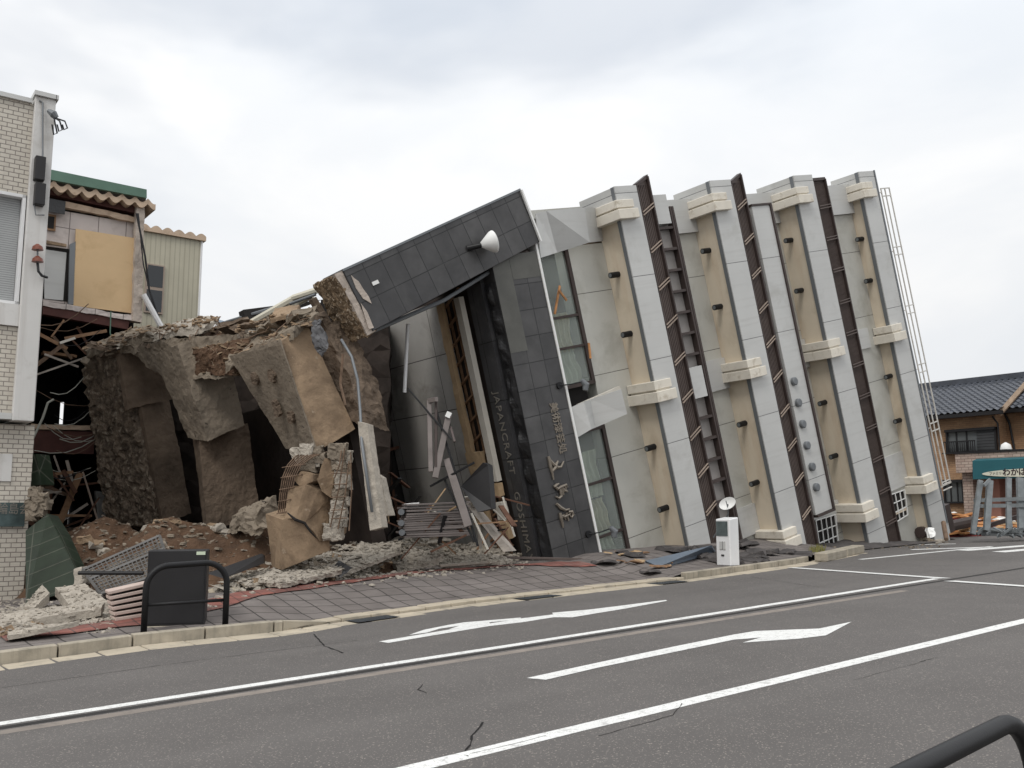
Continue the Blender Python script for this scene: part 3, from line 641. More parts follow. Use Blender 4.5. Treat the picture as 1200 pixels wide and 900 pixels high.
MB().prism([B.px(*q, .105) for q in ((435, 331), (442, 328), (444, 332), (437, 335))], bw * .03).build('tag', M['white'], col, BF)
core = [bp(392, 322, .04), bp(404, 318, .04), bp(440, 388, .04), bp(429, 395, .04)]
cr = MB().prism(core, -bw * 1.15).build('broken_core', M['aggregate'], col, BF, rough=.07, cell=.07, nscale=2.2)
MB().prism([bp(393, 321, .07), bp(403, 317, .07), bp(440, 388, .07), bp(431, 393, .07)], -bw * .14).build('broken_edge', M['pinkish'], col, BF, rough=.04, cell=.1)
MB().bar(bp(366, 350, -.95), bp(406, 416, -.95), .14, .16, bw).build('steel_angle', M['concrete_dark'], col, BF)
# white cone lamp on the column
cp = bp(548, 291, .1)
cl = MB().tube([cp, cp + bw * .28 + bu * .30], [.075, .06], 12).build('cone_lamp', M['black_metal'], TB)
cd = (bu * .95 + bw * .25 + bv * .1).normalized()
MB().tube([cp + bw * .28 + bu * .22, cp + bw * .28 + bu * .22 + cd * .28, cp + bw * .28 + bu * .22 + cd * .34], [.07, .26, .275], 20).build('lamp_shade', M['white'], cl, smooth=True)
# inside the ground floor: ceiling, studs, far wall
bx('ceiling', 'ceiling', -1.75, -1.55, -2.0, 7.4, -6.4, -2.35)
bx('ceiling_edge_board', 'board_cream', -1.85, -1.7, 2.5, 7.3, -1.45, -1.2)
for (va, vc, mm) in ((2.1, 2.45, 'board_tan'), (1.5, 1.95, 'board_cream'), (1.0, 1.48, 'board_tan')):
    MB().box(B, -1.88, -1.72, va, vc, -1.5, -1.18).build('ceiling_edge_board', M[mm], TB, B, rough=.03, cell=.15)
for (va, vc, c0, c1, mm) in ((2.75, 7.3, -2.34, -2.1, 'board_tan'), (2.55, 3.3, -2.4, -1.7, 'board_tan'), (1.35, 1.9, -2.6, -2.0, 'board_tan')):
    MB().box(B, -1.86, -1.74, va, vc, c0, c1).build('torn_plasterboard', M[mm], TB, B, rough=.035, cell=.15)
st = MB()
for c_ in (-1.65, -1.9, -2.2): st.box(B, -1.6, -1.54, -.5, 7.3, c_ - .03, c_ + .03)
vv = 7.1
while vv > -.3: st.bar(B.w(-1.66, vv, -2.4), B.w(-1.66, vv + .45, -1.4), .05, .07, bu); vv -= .52
st.build('ceiling_battens', M['wood'], TB, B)
st = MB()
for vv in (.2, 1.9, 3.6, 5.2): st.bar(B.w(-5.3, vv, -6.0), B.w(-1.8, vv + .1, -6.0), .09, .09)
for uu in (-5.0, -4.1, -3.2, -2.3): st.bar(B.w(uu, -1.5, -6.0), B.w(uu, 6.4, -6.0), .09, .09)
st.build('wall_studs', M['wood_dark'], TB, B)
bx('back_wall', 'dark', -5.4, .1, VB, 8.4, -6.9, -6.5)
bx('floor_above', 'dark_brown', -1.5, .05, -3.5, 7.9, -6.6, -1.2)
MB().prism([B.w(-5.4, 6.5, -1.0), B.w(-.1, 8.1, -1.0), B.w(-.1, 8.2, -1.0), B.w(-5.4, 6.7, -1.0)], -bw * 1.6).build('side_wall', M['dark'], TB, B)  # plate added against leaking skylight, kept shallow so the ceiling gets some
MB().tube([bp(478, 380, -1.4), bp(474, 460, -1.4)], .045, 8).build('conduit', M['white_metal'], TB)
MB().tube([bp(437, 388, -.3), bp(520, 352, -.2), bp(575, 318, -.2)], .05, 8).build('conduit', M['metal_dark'], TB)
MB().hexa([P(150, 640, 29), P(455, 640, 25.5), P(455, 640, 30), P(150, 640, 33), P(140, 405, 29), P(455, 380, 25.5), P(455, 380, 30), P(140, 400, 33)]).build('dark_fill_mass', M['dark_brown'], TB, B, rough=.15, cell=.5)  # added dark mass; its colour stands for the shade behind the footings
# foundation: raft and footings torn out of the ground
bx('foundation_raft', 'dark_brown', -5.75, -5.4, VB, 5.6, -8.8, -.9)
def capbox(name, m, A, Bq, C_, F_, E_, D_, rough=.06, cell=.16, nscale=1.0, seed=0, parent=TB):
    a, b_, c_, f_, e_, d_ = [P(*q) for q in (A, Bq, C_, F_, E_, D_)]
    return MB().hexa([f_, e_, d_, f_ + d_ - e_, a, b_, c_, a + c_ - b_]).build(name, M[m], parent, B, rough=rough, cell=cell, nscale=nscale, seed=seed)
f1 = capbox('footing', 'concrete_tan', (270, 420, 20.7), (327, 401, 19.6), (360, 380, 20.3), (335, 524, 21.1), (371, 530, 20.0), (416, 503, 20.7), .018, .10, 1.6, seed=1)
fa, fb_, fe = P(270, 420, 20.7), P(327, 401, 19.6), P(371, 530, 20.0); fn_ = (fb_ - fa).cross(fe - fa).normalized(); fn_ = -fn_ if fn_.y > 0 else fn_
for q, rx in (((299, 444), .12), ((319, 441), .13), ((325, 482), .11), ((341, 489), .11), ((322, 474), .08)):
    hc = onplane(q[0], q[1], fa, fn_); ex = fn_.cross(V((0, 0, 1))).normalized(); ey = fn_.cross(ex)
    hm = MB(); hm.v = [hc + fn_ * .05 + (ex * math.cos(t * .45) * rx * (.75 + .5 * noise.noise(V((t * .9, q[0], 0)))) + ey * math.sin(t * .45) * rx * 1.25) for t in range(14)]; hm.f = [tuple(range(14))]
    hm.prism(list(hm.v), -fn_ * .1); hm.f.pop(0); hm.build('socket_shade_disc', M['concrete_dark'], f1, rough=.04, cell=.06, nscale=3)  # raised dark discs paint the shade inside the sockets
MB().prism([P(270, 418, 20.68), P(329, 398, 19.55), P(331, 405, 19.56), P(373, 531, 19.95), P(336, 526, 21.05)], V((-.02, -.05, 0))).build('soiled_face', M['concrete'], f1, B, rough=.022, cell=.10, nscale=1.6, seed=3)  # darker, greyer sheet over the left face of the footing
f2 = capbox('footing', 'concrete', (180, 416, 23.6), (207, 404, 22.6), (262, 392, 23.4), (219, 513, 23.9), (243, 518, 22.9), (286, 498, 23.6), .045, .12, seed=2)
capbox('footing_beam', 'concrete', (152, 410, 24.6), (188, 398, 23.4), (330, 388, 21.2), (178, 436, 24.2), (215, 446, 23.0), (300, 440, 21.2), .09, .12, seed=12)
capbox('footing', 'concrete_dark', (226, 512, 24.3), (232, 506, 23.4), (290, 496, 24.2), (238, 620, 24.4), (243, 622, 23.5), (305, 605, 24.2), .035, .12, seed=4)
f3 = capbox('footing', 'conglomerate', (95, 424, 26.6), (134, 398, 25.2), (146, 396, 25.6), (124, 622, 27.2), (186, 614, 25.8), (198, 612, 26.2), .17, .11, 2.0, seed=5)
capbox('footing', 'concrete_dark', (132, 396, 25.1), (136, 398, 25.0), (205, 395, 25.8), (146, 482, 25.3), (150, 481, 25.2), (206, 466, 25.8), .05, .14, seed=6)
capbox('footing', 'concrete_dark', (160, 470, 25.5), (164, 470, 25.4), (196, 458, 26.2), (184, 612, 25.9), (190, 614, 25.8), (224, 602, 26.4), .035, .14, seed=7)
# broken slab top, lumpy, with soil on it
MB().hexa([P(265, 436, 21.2), P(345, 398, 19.7), P(372, 372, 20.8), P(300, 392, 24), P(262, 424, 21.2), P(345, 384, 19.7), P(368, 364, 20.8), P(300, 380, 24)]).build('broken_slab', M['concrete'], TB, B, rough=.10, cell=.14, seed=8)
MB().hexa([P(228, 440, 22.8), P(300, 440, 20.9), P(352, 380, 21.4), P(240, 392, 25), P(225, 410, 22.8), P(296, 412, 20.9), P(352, 372, 21.4), P(240, 384, 25)]).build('clinging_soil', M['soil'], TB, B, rough=.12, cell=.12, nscale=1.3, seed=9)
MB().hexa([P(100, 418, 26.2), P(180, 412, 23.8), P(248, 390, 24.2), P(150, 396, 28), P(98, 408, 26.2), P(180, 392, 23.8), P(248, 378, 24.2), P(150, 386, 28)]).build('broken_slab', M['concrete'], TB, B, rough=.16, cell=.16, seed=10)
MB().hexa([P(178, 400, 23.6), P(236, 392, 22.8), P(256, 376, 23.4), P(215, 384, 25), P(178, 392, 23.6), P(236, 384, 22.8), P(256, 371, 23.4), P(215, 375, 25)]).build('broken_slab', M['rubble'], TB, B, rough=.12, cell=.14, seed=11)
MB().hexa([P(316, 378, 20.6), P(348, 372, 20.2), P(352, 362, 20.8), P(322, 366, 21), P(316, 374, 20.6), P(346, 366, 20.2), P(350, 358, 20.8), P(322, 362, 21)]).build('broken_slab', M['concrete_tan'], TB, B, rough=.05, cell=.12, seed=13)
# shattered pier next to footing, hanging bits
MB().prism([P(358, 395, 20.6), P(372, 372, 20.4), P(386, 400, 20.4), P(404, 440, 20.4), P(418, 480, 20.4), P(421, 500, 20.5), P(408, 490, 20.7), P(392, 455, 20.7)], V((.5, 1.0, 0))).build('shattered_pier', M['concrete_dark'], TB, B, rough=.12, cell=.13, seed=14)
MB().prism([P(363, 378, 19.9), P(372, 374, 19.8), P(380, 392, 19.8), P(382, 408, 19.8), P(374, 417, 19.9), P(366, 405, 19.9)], V((0, .1, 0))).build('hanging_rag', M['rag'], TB, B, rough=.10, cell=.08, nscale=2, seed=15)
MB().tube([P(400, 398, 19.6), P(412, 418, 19.4), P(419, 445, 19.3), P(422, 480, 19.2), P(424, 520, 18.4), P(436, 600, 18.1)], .03, 8).build('bent_pipe', M['metal_dark'], TB, smooth=True)
MB().tube([P(402, 415, 19.8), P(399, 450, 19.8), P(405, 475, 19.7)], .03, 6).build('bent_pipe', M['rust'], TB)
# pipes and torn sheet lying on the far side of the raft
ppx = [((282, 386, 25), (345, 350, 24.2), .11), ((296, 386, 25), (366, 346, 24.0), .08), ((344, 349, 24), (372, 340, 23.6), .09), ((330, 372, 23.5), (366, 365, 23.2), .06), ((262, 378, 26), (318, 361, 25.5), .04), ((250, 376, 25), (278, 383, 24.8), .07), ((340, 356, 23.8), (370, 345, 23.6), .04)]
for i_, (a, b_, r) in enumerate(ppx):
    MB().tube([P(*a), P(*b_)], r, 8).build('loose_pipe', M['blue_sheet' if i_ in (3, 5) else 'metal_dark' if i_ in (4, 6) else 'cream_pipe'], TB)
tp = MB(); tp.grid(lambda a, b_: P(275 + 100 * a, 384 - 26 * a * (1 - .0) - 12 * b_ * a + 6 * b_, 24.8 + 1.2 * b_) , 20, 6)
tp.build('torn_sheet', M['tarp'], TB, rough=.05, cell=.5)
# satellite dish on the facade
a, b_, _ = B.uv(846, 590, .3)
dc0 = B.w(a, b_, .5)
dn = V((-.35, -.9, .35)).normalized(); dx = dn.cross(V((0, 0, 1))).normalized(); dy = dx.cross(dn)
dm = MB()
for rr in range(6):
    for k in range(24):
        t = rr / 5; an = 2 * math.pi * k / 24; dm.v.append(dc0 + (dx * math.cos(an) * .22 - dy * math.sin(an) * .19 + dx * math.sin(an) * .06) * t - dn * (.09 * (1 - t * t)))
for rr in range(5):
    for k in range(24): k2 = (k + 1) % 24; dm.f.append((rr * 24 + k, rr * 24 + k2, (rr + 1) * 24 + k2, (rr + 1) * 24 + k))
ds = dm.build('satellite_dish', M['white'], TB, smooth=True)
MB().tube([dc0 - dn * .05, dc0 - dn * .2 - dy * .25, B.w(a - .3, b_ - .9, 0)], .02, 6).tube([dc0 - dy * .1 - dn * .05, dc0 + dn * .25 - dy * .02], .012, 5).build('bracket', M['metal_dark'], ds)
bx('dark_pipe', 'brown', 16.0, 16.3, -3.6, -2.6, -3, 0)

# ================================================================== LEFT TILED BUILDING
LO = P(28, 600, 20.3); LO.z = 0
LF = Frame(LO, SD, (0, 0, 1), (SD.y, -SD.x, 0))
def lv(px, py, c=0): return LF.uv(px, py, c)
LB = thing('tiled_building', 'cream tiled building with a white pilaster at the far left edge', 'building', V((LO.x - .5, LO.y, -.4)))
def lb(name, m, a0, a1, b0, b1, c0, c1, parent=LB, bevel=0.0): return MB().box(LF, a0, a1, b0, b1, c0, c1).build(name, M[m], parent, LF, bevel)
z_low = lv(20, 492)[1]; z_top = lv(30, 108)[1]; z_top2 = lv(45, 112)[1]
xr = lv(28, 640)[0]; 
xb = lv(34, 600, -.0)[0]
lb('wall', 'white_tile', -14, xb, -1.2, z_low - .1, -7, 0)
xp0 = lv(28, 300, .35)[0]; xp1 = lv(53, 300, .35)[0]
zt = lv(40, 112, .35)[1]; zt0 = lv(20, 110, .35)[1]; zlo = lv(30, 492, .35)[1]
za, zb_ = lv(20, 225, .35)[1], lv(20, 375, .35)[1]; zc = lv(20, 356, .35)[1]
lb('upper_wall', 'white_tile', -14, xp0, za, zt0 - .1, -7, .22); lb('upper_wall', 'white_tile', -14, xp0, zlo + .12, zb_ - .12, -7, .22)
lb('upper_wall', 'white_render', -14, xp0 - .001, zb_ - .12, zc, -7, .30)
lb('upper_core', 'white_render', -14, xp0 - .002, zc, za, -7, .0)
lb('pilaster', 'white_render', xp0, xp1, zlo - .03, zt, -7.0, .38, bevel=.015)
lb('coping', 'metal_panel', xp0 - .03, xp1 + .04, zt, zt + .1, -7.0, .45); lb('coping', 'metal_panel', -14, xp0 - .04, zt0 - .1, zt0, -7.0, .3)
lb('ledge', 'metal_panel', -14, xp0 - .004, zlo, zlo + .13, -6.5, .33)
wn = MB().box(LF, -14, xp0 - .02, zc, zc + .07, .05, .25).box(LF, -14, xp0 - .02, za - .07, za, .05, .25).box(LF, xp0 - .09, xp0 - .02, zc, za, .05, .25).build('window_frame', M['white_metal'], LB, LF)
lb('blind', 'blind', -14, xp0 - .1, zc + .07, za - .07, .03, .06, wn)
lb('cladding_patch', 'white_render', -14, lv(14, 540)[0], lv(8, 564)[1], lv(8, 532)[1], 0.0, .03)
pl = lb('plaque', 'plaque', lv(0, 600)[0] - .6, lv(29, 600)[0], lv(14, 617)[1], lv(14, 589)[1], .01, .06)
text_mesh('lettering', '株式会社輪島会', .26, LF, lv(0, 600)[0] - .9, lv(14, 597)[1], .062, SD, (0, 0, 1), M['gold_dim'], pl, .006, .8)
for py0, py1 in ((186, 211), (217, 240)):
    a0, b0, _ = lv(39, py1, .45); a1, b1, _ = lv(53, py0, .45)
    lb('meter_box', 'black_cab', a0, a1, b0, b1, .38, .58, bevel=.01)
MB().tube([LF.px(47, 186, .5), LF.px(50, 184, .5), LF.px(50, 120, .42), LF.px(46, 118, .4)], .02, 6).tube([LF.px(40, 240, .45), LF.px(42, 252, .45), LF.px(52, 252, .45)], .015, 6).build('conduit', M['metal_dark'], LB)
MB().tube([LF.px(57, 130, .5), LF.px(63, 134, .6), LF.px(66, 138, .6)], [.05, .09, .06], 8).build('insulator_bracket', M['metal_dark'], LB)
for k, (dx_, dl) in enumerate(((64, 156), (70, 152), (76, 150))):
    MB().tube([LF.px(64, 138, .6), LF.px(dx_, 142, .7), LF.px(dx_ + 3, dl, .7), LF.px(dx_ - 1, dl + 2, .7), LF.px(dx_ - 3, 146, .7)], .018, 6).build('cable_loop', M['cable'], LB)
for yy in (290, 304):
    MB().tube([LF.px(44, yy + 3, .55), LF.px(44, yy - 1, .55), LF.px(44, yy - 4, .55)], [.12, .10, .03], 10).build('insulator', M['porcelain'], LB)
MB().tube([LF.px(44, 308, .55), LF.px(45, 318, .6), LF.px(49, 323, .6), LF.px(55, 325, .4)], .03, 6).build('cable_loop', M['cable'], LB)
MB().tube([LF.px(44, 302, .55), LF.px(44, 290, .55)], .02, 6).build('insulator_pin', M['metal_dark'], LB)

# ================================================================== GUTTED BUILDING BEHIND
DO = P(60, 600, 27.0); DO.z = 0
DF = Frame(DO, SD, (0, 0, 1), (SD.y, -SD.x, 0))
def dv(px, py, c=0): return DF.uv(px, py, c)
DB = thing('gutted_building', 'gutted red steel-framed building with its front torn off and an orange board upstairs', 'building', V((DO.x + 1, DO.y + 2, -.4)))
def dbx(name, m, a0, a1, b0, b1, c0, c1, parent=DB, bevel=0.0, **k): return MB().box(DF, a0, a1, b0, b1, c0, c1).build(name, M[m], parent, DF, bevel, **k)
X0 = -3.5; X1 = dv(163, 300)[0]; zr = dv(60, 205)[1]; zf2 = dv(100, 362)[1]; zf1 = dv(100, 505)[1]
def pq(name, m, pxs, c=0.0, th=.05, **k): return MB().prism([DF.px(x, y, c) for x, y in pxs], -DF.z * th).build(name, M[m], DB, DF, **k)
# roof slab, green coping, corrugated sheet edge
pq('roof', 'green_roof', [(30, 194), (57, 198), (172, 222), (172, 232), (57, 210), (30, 205)], .5, .15)
pq('eave_backing', 'dark_brown', [(30, 200), (57, 204), (172, 229), (170, 240), (57, 216), (30, 210)], .2, .1)
cs = MB()
for i in range(120):
    a0 = X0 + (X1 + .3 - X0) * i / 120; a1 = X0 + (X1 + .3 - X0) * (i + 1) / 120
    f = lambda a: -.16 * abs(math.sin((a + .2) * math.pi / .38)) 
    zb0 = dv(60, 205, .4)[1] + 0.0
    cs.hexa([DF.w(a0, zb0 - .32 + f(a0), -.8), DF.w(a1, zb0 - .32 + f(a1), -.8), DF.w(a1, zb0 - .32 + f(a1), .42), DF.w(a0, zb0 - .32 + f(a0), .42), DF.w(a0, zb0 - .14 + f(a0), -.8), DF.w(a1, zb0 - .14 + f(a1), -.8), DF.w(a1, zb0 - .14 + f(a1), .42), DF.w(a0, zb0 - .14 + f(a0), .42)])
cs.build('corrugated_eave', M['corrug'], DB, DF)
pq('roof_beam', 'red_steel', [(50, 215), (160, 240), (160, 250), (50, 226)], .1, .3)
pq('beam_shade_strip', 'dark', [(50, 226), (160, 250), (160, 262), (50, 242)], -.3, .2)  # near-black strip paints the shade under the roof beam
pq('ceiling_beam', 'corrug', [(76, 236), (165, 256), (165, 262), (76, 243)], .1, .2, rough=.04, cell=.2)
pq('upper_wall', 'pink_board', [(50, 243), (160, 262), (158, 368), (50, 352)], -.05, .1)
pq('window_shade_sheet', 'dark', [(50, 288), (82, 292), (82, 354), (50, 350)], -.03, .02)  # dark sheet laid on the wall as the shade of a window hole
pq('room_glimpse', 'metal_panel', [(52, 292), (78, 296), (74, 352), (52, 350)], -.028, .01)
pq('window_edge', 'metal_dark', [(82, 286), (89, 283), (87, 357), (80, 356)], .12, .1)
pq('window_head', 'concrete_tan', [(52, 281), (78, 286), (78, 289), (52, 285)], .12, .1)
pq('small_window', 'wood', [(54, 250), (66, 252), (65, 271), (54, 269)], .02, .04); pq('small_window_pane', 'dark', [(56, 253), (64, 254), (63, 268), (56, 267)], .03, .04)
ob = pq('orange_board', 'orange_board', [(89, 268), (158, 279), (155, 367), (86, 358)], .12, .06)
pq('dark_sheet', 'black_film', [(56, 232), (77, 236), (76, 251), (56, 248)], .2, .05)
pq('corner_column', 'pinkish', [(160, 236), (169, 238), (166, 378), (155, 376)], .3, .3, rough=.04, cell=.15)
pq('floor_edge', 'pink_board', [(50, 352), (156, 370), (156, 376), (50, 358)], .2, .25, rough=.04, cell=.15)
pq('floor_beam', 'red_steel', [(50, 358), (152, 376), (150, 386), (50, 368)], .15, .3)
pq('floor_edge', 'corrug', [(36, 497), (110, 499), (110, 504), (36, 503)], .1, .3, rough=.03, cell=.2)
pq('floor_beam', 'red_steel', [(36, 504), (110, 506), (110, 532), (36, 530)], .05, .3)
pq('floor_edge', 'wood', [(50, 412), (90, 416), (90, 419), (50, 415)], -.5, .3, rough=.04, cell=.2)
dbx('side_wall', 'dark', X1 - .1, X1, -1, zf2, -7, -.2)
dbx('side_wall', 'dark', X0 - .3, X0, -1, zr, -7, 0)
dbx('roof_underside', 'dark', X0, X1, zr - 1.9, zr - 1.7, -7, -.4)
dbx('floor_slab', 'dark', X0, X1, zf2 - .1, zf2 + .1, -7, -.2); dbx('floor_slab', 'dark', X0, X1, zf1 - .25, zf1 - .1, -7, -.2)
# back wall with openings
def bw_hole():
    b = MB(); c = -6.8; holes = [[(71, 471), (74, 471), (74, 497), (71, 497)], [(91, 471), (94, 471), (94, 487), (91, 487)], [(80, 589), (88, 589), (88, 618), (80, 618)]]
    hs = []
    for h in holes:
        q = [dv(x, y, c) for x, y in h]; hs.append((min(p[0] for p in q), max(p[0] for p in q), min(p[1] for p in q), max(p[1] for p in q)))
    us = sorted({X0, X1} | {h[0] for h in hs} | {h[1] for h in hs}); zs = sorted({-1.0, zr} | {h[2] for h in hs} | {h[3] for h in hs})
    for i in range(len(us) - 1):
        for j in range(len(zs) - 1):
            mu, mz = (us[i] + us[i + 1]) / 2, (zs[j] + zs[j + 1]) / 2
            if any(h[0] < mu < h[1] and h[2] < mz < h[3] for h in hs): continue
            b.box(DF, us[i], us[i + 1], zs[j], zs[j + 1], c - .1, c)
    b.build('back_wall', M['dark'], DB, DF)
    g_ = MB(); h = hs[2]
    for t in (0, .5, 1): g_.box(DF, h[0] + (h[1] - h[0]) * t - .012, h[0] + (h[1] - h[0]) * t + .012, h[2], h[3], c, c + .03)
    for t in (0, .33, .66, 1): g_.box(DF, h[0], h[1], h[2] + (h[3] - h[2]) * t - .012, h[2] + (h[3] - h[2]) * t + .012, c + .002, c + .032)
    g_.build('window_bars', M['dark_frame'], DB, DF)
bw_hole()
pq('plywood_panel', 'wood_dark', [(50, 560), (64, 562), (58, 606), (50, 606)], -.4, .1)
pq('pale_column', 'metal_panel', [(112, 575), (122, 577), (126, 632), (116, 632)], -1.5, .2)
pq('grey_floor_debris', 'concrete_dark', [(74, 620), (118, 618), (122, 640), (74, 640)], -.5, .5, rough=.1, cell=.2)
for (a, b_, w_, m_) in (((94, 554), (70, 612), .17, 'wood'), ((86, 553), (50, 557), .08, 'wood'), ((50, 578), (72, 576), .05, 'wood_pale'), ((97, 553), (120, 628), .05, 'strut'), ((52, 415), (92, 430), .06, 'wood_pale'), ((60, 395), (75, 375), .05, 'wood'), ((70, 402), (88, 396), .07, 'board_cream'), ((40, 440), (120, 412), .05, 'wood_pale')):
    MB().bar(DF.px(*a, .6), DF.px(*b_, .5), w_, w_ * .5, DF.z).build('broken_timber', M[m_], DB, DF)
random.seed(11)
for k in range(16):
    x0, x1 = random.uniform(38, 70), random.uniform(95, 125); y0 = random.uniform(380, 570); y1 = y0 + random.uniform(-30, 25)
    c0 = .4 + random.random() * .6
    MB().tube([DF.px(x0 + (x1 - x0) * t, y0 + (y1 - y0) * t + 10 * math.sin(t * 3.1), c0) for t in (0, .25, .5, .75, 1)], random.choice([.01, .014]), 5).build('hanging_wire', M[random.choice(['cable_pale', 'cable', 'rust'])], DB)
MB().tube([DF.px(38, 515, .9), DF.px(50, 490, .9), DF.px(56, 472, .9), DF.px(63, 468, .9)], .035, 6).build('hanging_cable', M['cable_pale'], DB)
MB().tube([DF.px(160, 250, .5), DF.px(170, 300, .5), DF.px(175, 340, .4), DF.px(190, 385, .4)], .03, 6).tube([DF.px(162, 250, .5), DF.px(168, 310, .5), DF.px(186, 385, .4)], .02, 6).build('hanging_cable', M['cable'], DB)
MB().tube([DF.px(130, 365, .3), DF.px(129, 390, .35), DF.px(132, 402, .35)], .02, 6).build('hanging_cable', M['green_roof'], DB)
MB().tube([DF.px(168, 345, .4), DF.px(190, 385, .4)], .09, 8).build('white_brace', M['white_metal'], DB)

# ------------------------------------------------------------------ cream ribbed building further back
CO = P(172, 600, 34.0); CO.z = 0
CF = Frame(CO, SD, (0, 0, 1), (SD.y, -SD.x, 0))
CB = thing('ribbed_building', 'cream ribbed metal building with one dark window, behind the gutted building', 'building', V((CO.x, CO.y + 2, -.4)))
xa, xb2 = CF.uv(150, 300)[0], CF.uv(235, 300)[0]; zt1 = CF.uv(172, 263)[1]
MB().box(CF, xa, xb2, -1, zt1 - .25, -6, 0).build('wall', M['corr_wall'], CB, CF)
cs = MB()
for i in range(120):
    a0 = xa + (xb2 + .15 - xa) * i / 120; a1 = xa + (xb2 + .15 - xa) * (i + 1) / 120; f = lambda a: .13 * abs(math.sin(a * math.pi / .42))
    cs.hexa([CF.w(a0, zt1 - .28, -6), CF.w(a1, zt1 - .28, -6), CF.w(a1, zt1 - .28, .12), CF.w(a0, zt1 - .28, .12), CF.w(a0, zt1 - .15 + f(a0), -6), CF.w(a1, zt1 - .15 + f(a1), -6), CF.w(a1, zt1 - .15 + f(a1), .12), CF.w(a0, zt1 - .15 + f(a0), .12)])
cs.build('roof', M['corrug'], CB, CF)
q0, q1 = CF.uv(168, 366), CF.uv(193, 312)
w_ = MB().box(CF, q0[0], q1[0], q0[1], q1[1], .0, .06).build('window', M['strut'], CB, CF)
for i in range(2): MB().box(CF, q0[0] + .06, q1[0] - .06, q0[1] + .07 + i * (q1[1] - q0[1]) / 2, q0[1] + (i + 1) * (q1[1] - q0[1]) / 2 - .05, .05, .07).build('pane', M['glass_dark'], w_, CF)
MB().tube([CF.w(xb2 + .02, -1, .02), CF.w(xb2 + .02, zt1 - .3, .02)], .04, 6).build('corner_trim', M['white_metal'], CB)

# ================================================================== HOUSE ON THE RIGHT (faces the side street)
HN = -SD.copy(); HD = V((.60, -.80, 0))        # facade normal, and direction along facade towards the camera side
HO = P(1135, 600, 43); HO.z = 0
HF = Frame(HO, HD, (0, 0, 1), HN)
def hu(px, py, c=0): return HF.uv(px, py, c)
HB = thing('brick_house', 'two-storey ochre brick-tile house with dark blue tiled roof beyond the railing', 'house', V((HO.x + 3, HO.y, .6)))
def hx(name, m, a0, a1, b0, b1, c0, c1, parent=HB, bevel=0.0, **k): return MB().box(HF, a0, a1, b0, b1, c0, c1).build(name, M[m], parent, HF, bevel, **k)
ea = hu(1130, 487)[1]; aL = hu(1085, 560)[0] - 4; aC = hu(1171, 560)[0]; aR = hu(1200, 560)[0] + 9
zg = -.5
hx('wall', 'house_tile', aL, aC, zg, ea, -8, 0); hx('wing_wall', 'house_tile', aC, aR, zg, ea + .1, -8, -1.0)
# tiled roofs: wavy courses
def tiled(name, a0, a1, z0, c0, z1, c1, courses=14, per=.3):
    b = MB(); nu = int((a1 - a0) / (per / 4)); nv = courses * 2
    def fn(i, j):
        a = a0 + (a1 - a0) * i; t = j; k = (j * courses) % 1.0
        step = .05 * (1 - k)
        return HF.w(a, z0 + (z1 - z0) * t + .045 * math.cos(2 * math.pi * a / per) + step, c0 + (c1 - c0) * t)
    n = len(b.v)
    rows = []
    for cidx in range(courses):
        for kk in (0.0, .98): rows.append((cidx + kk) / courses)
    for r in rows:
        for i in range(nu + 1): b.v.append(fn(i / nu, r))
    for j in range(len(rows) - 1):
        for i in range(nu):
            a = j * (nu + 1) + i; b.f.append((a, a + 1, a + nu + 2, a + nu + 1))
    return b.build(name, M['roof_tile'], HB, HF, smooth=False)
rz = hu(1150, 447, -4)[1]
tiled('roof', aL - .5, aC + .6, ea + .05, .7, rz, -4.0); tiled('roof', aL - .5, aC + .6, ea + .05, -8.7, rz, -4.0, 6)
hx('roof_ridge', 'roof_tile', aL - .5, aC + 5, rz - .05, rz + .22, -4.2, -3.8)
hx('eave_board', 'dark_frame', aL - .5, aC + .6, ea - .12, ea + .04, .45, .68)
hx('eave_soffit', 'dark_frame', aL - .5, aC + .5, ea - .02, ea + .03, -.1, .44)
# cross gable at the right: barge boards and its roof slope
g0 = HF.px(1172, 487, .4); g1 = HF.px(1203, 452, .4)
MB().prism([g0, g1, g1 + V((0, 0, .28)), g0 + V((0, 0, .28))], -HN * .12).build('barge_board', M['corrug'], HB, HF)
tiled('wing_roof', aC + .5, aR, ea + .15, -.1, rz + .3, -4.2)
hx('wing_eave', 'dark_frame', aC + .35, aR, ea - .02, ea + .14, -.5, -.1)
MB().tube([HF.px(1163, 488, .1), HF.px(1169, 496, .1), HF.px(1172, 530, .1)], .04, 6).tube([HF.px(1177, 484, -.9), HF.px(1183, 496, -.9), HF.px(1189, 528, -.9)], .05, 6).build('downpipe', M['dark_frame'], HB)
def hwin(name, pxs, c=.02, shutter=None):
    a0, b0, _ = hu(*pxs[0], c); a1, b1, _ = hu(*pxs[1], c); a0, a1 = min(a0, a1), max(a0, a1); b0, b1 = min(b0, b1), max(b0, b1)
    r = MB().box(HF, a0, a1, b1 - .12, b1, 0, .25).box(HF, a0, a1, b0, b0 + .08, 0, .2).box(HF, a0, a0 + .08, b0, b1, 0, .15).box(HF, a1 - .08, a1, b0, b1, 0, .15).build(name, M['dark_frame'], HB, HF)
    s_ = a0 + (a1 - a0) * (shutter or 1)
    MB().box(HF, a0 + .08, s_, b0 + .08, b1 - .12, .01, .05).build('pane', M['glass_grey'], r, HF)
    mm = MB()
    for t in (.33, .66): mm.box(HF, a0 + (s_ - a0) * t - .03, a0 + (s_ - a0) * t + .03, b0 + .08, b1 - .12, .052, .08)
    mm.build('mullion', M['dark_frame'], r, HF)
    if shutter: MB().box(HF, s_ + .002, a1 - .08, b0 + .08, b1 - .12, .01, .12).build('shutter', M['grey_shutter'], r, HF)
    return r, a0, s_, b0
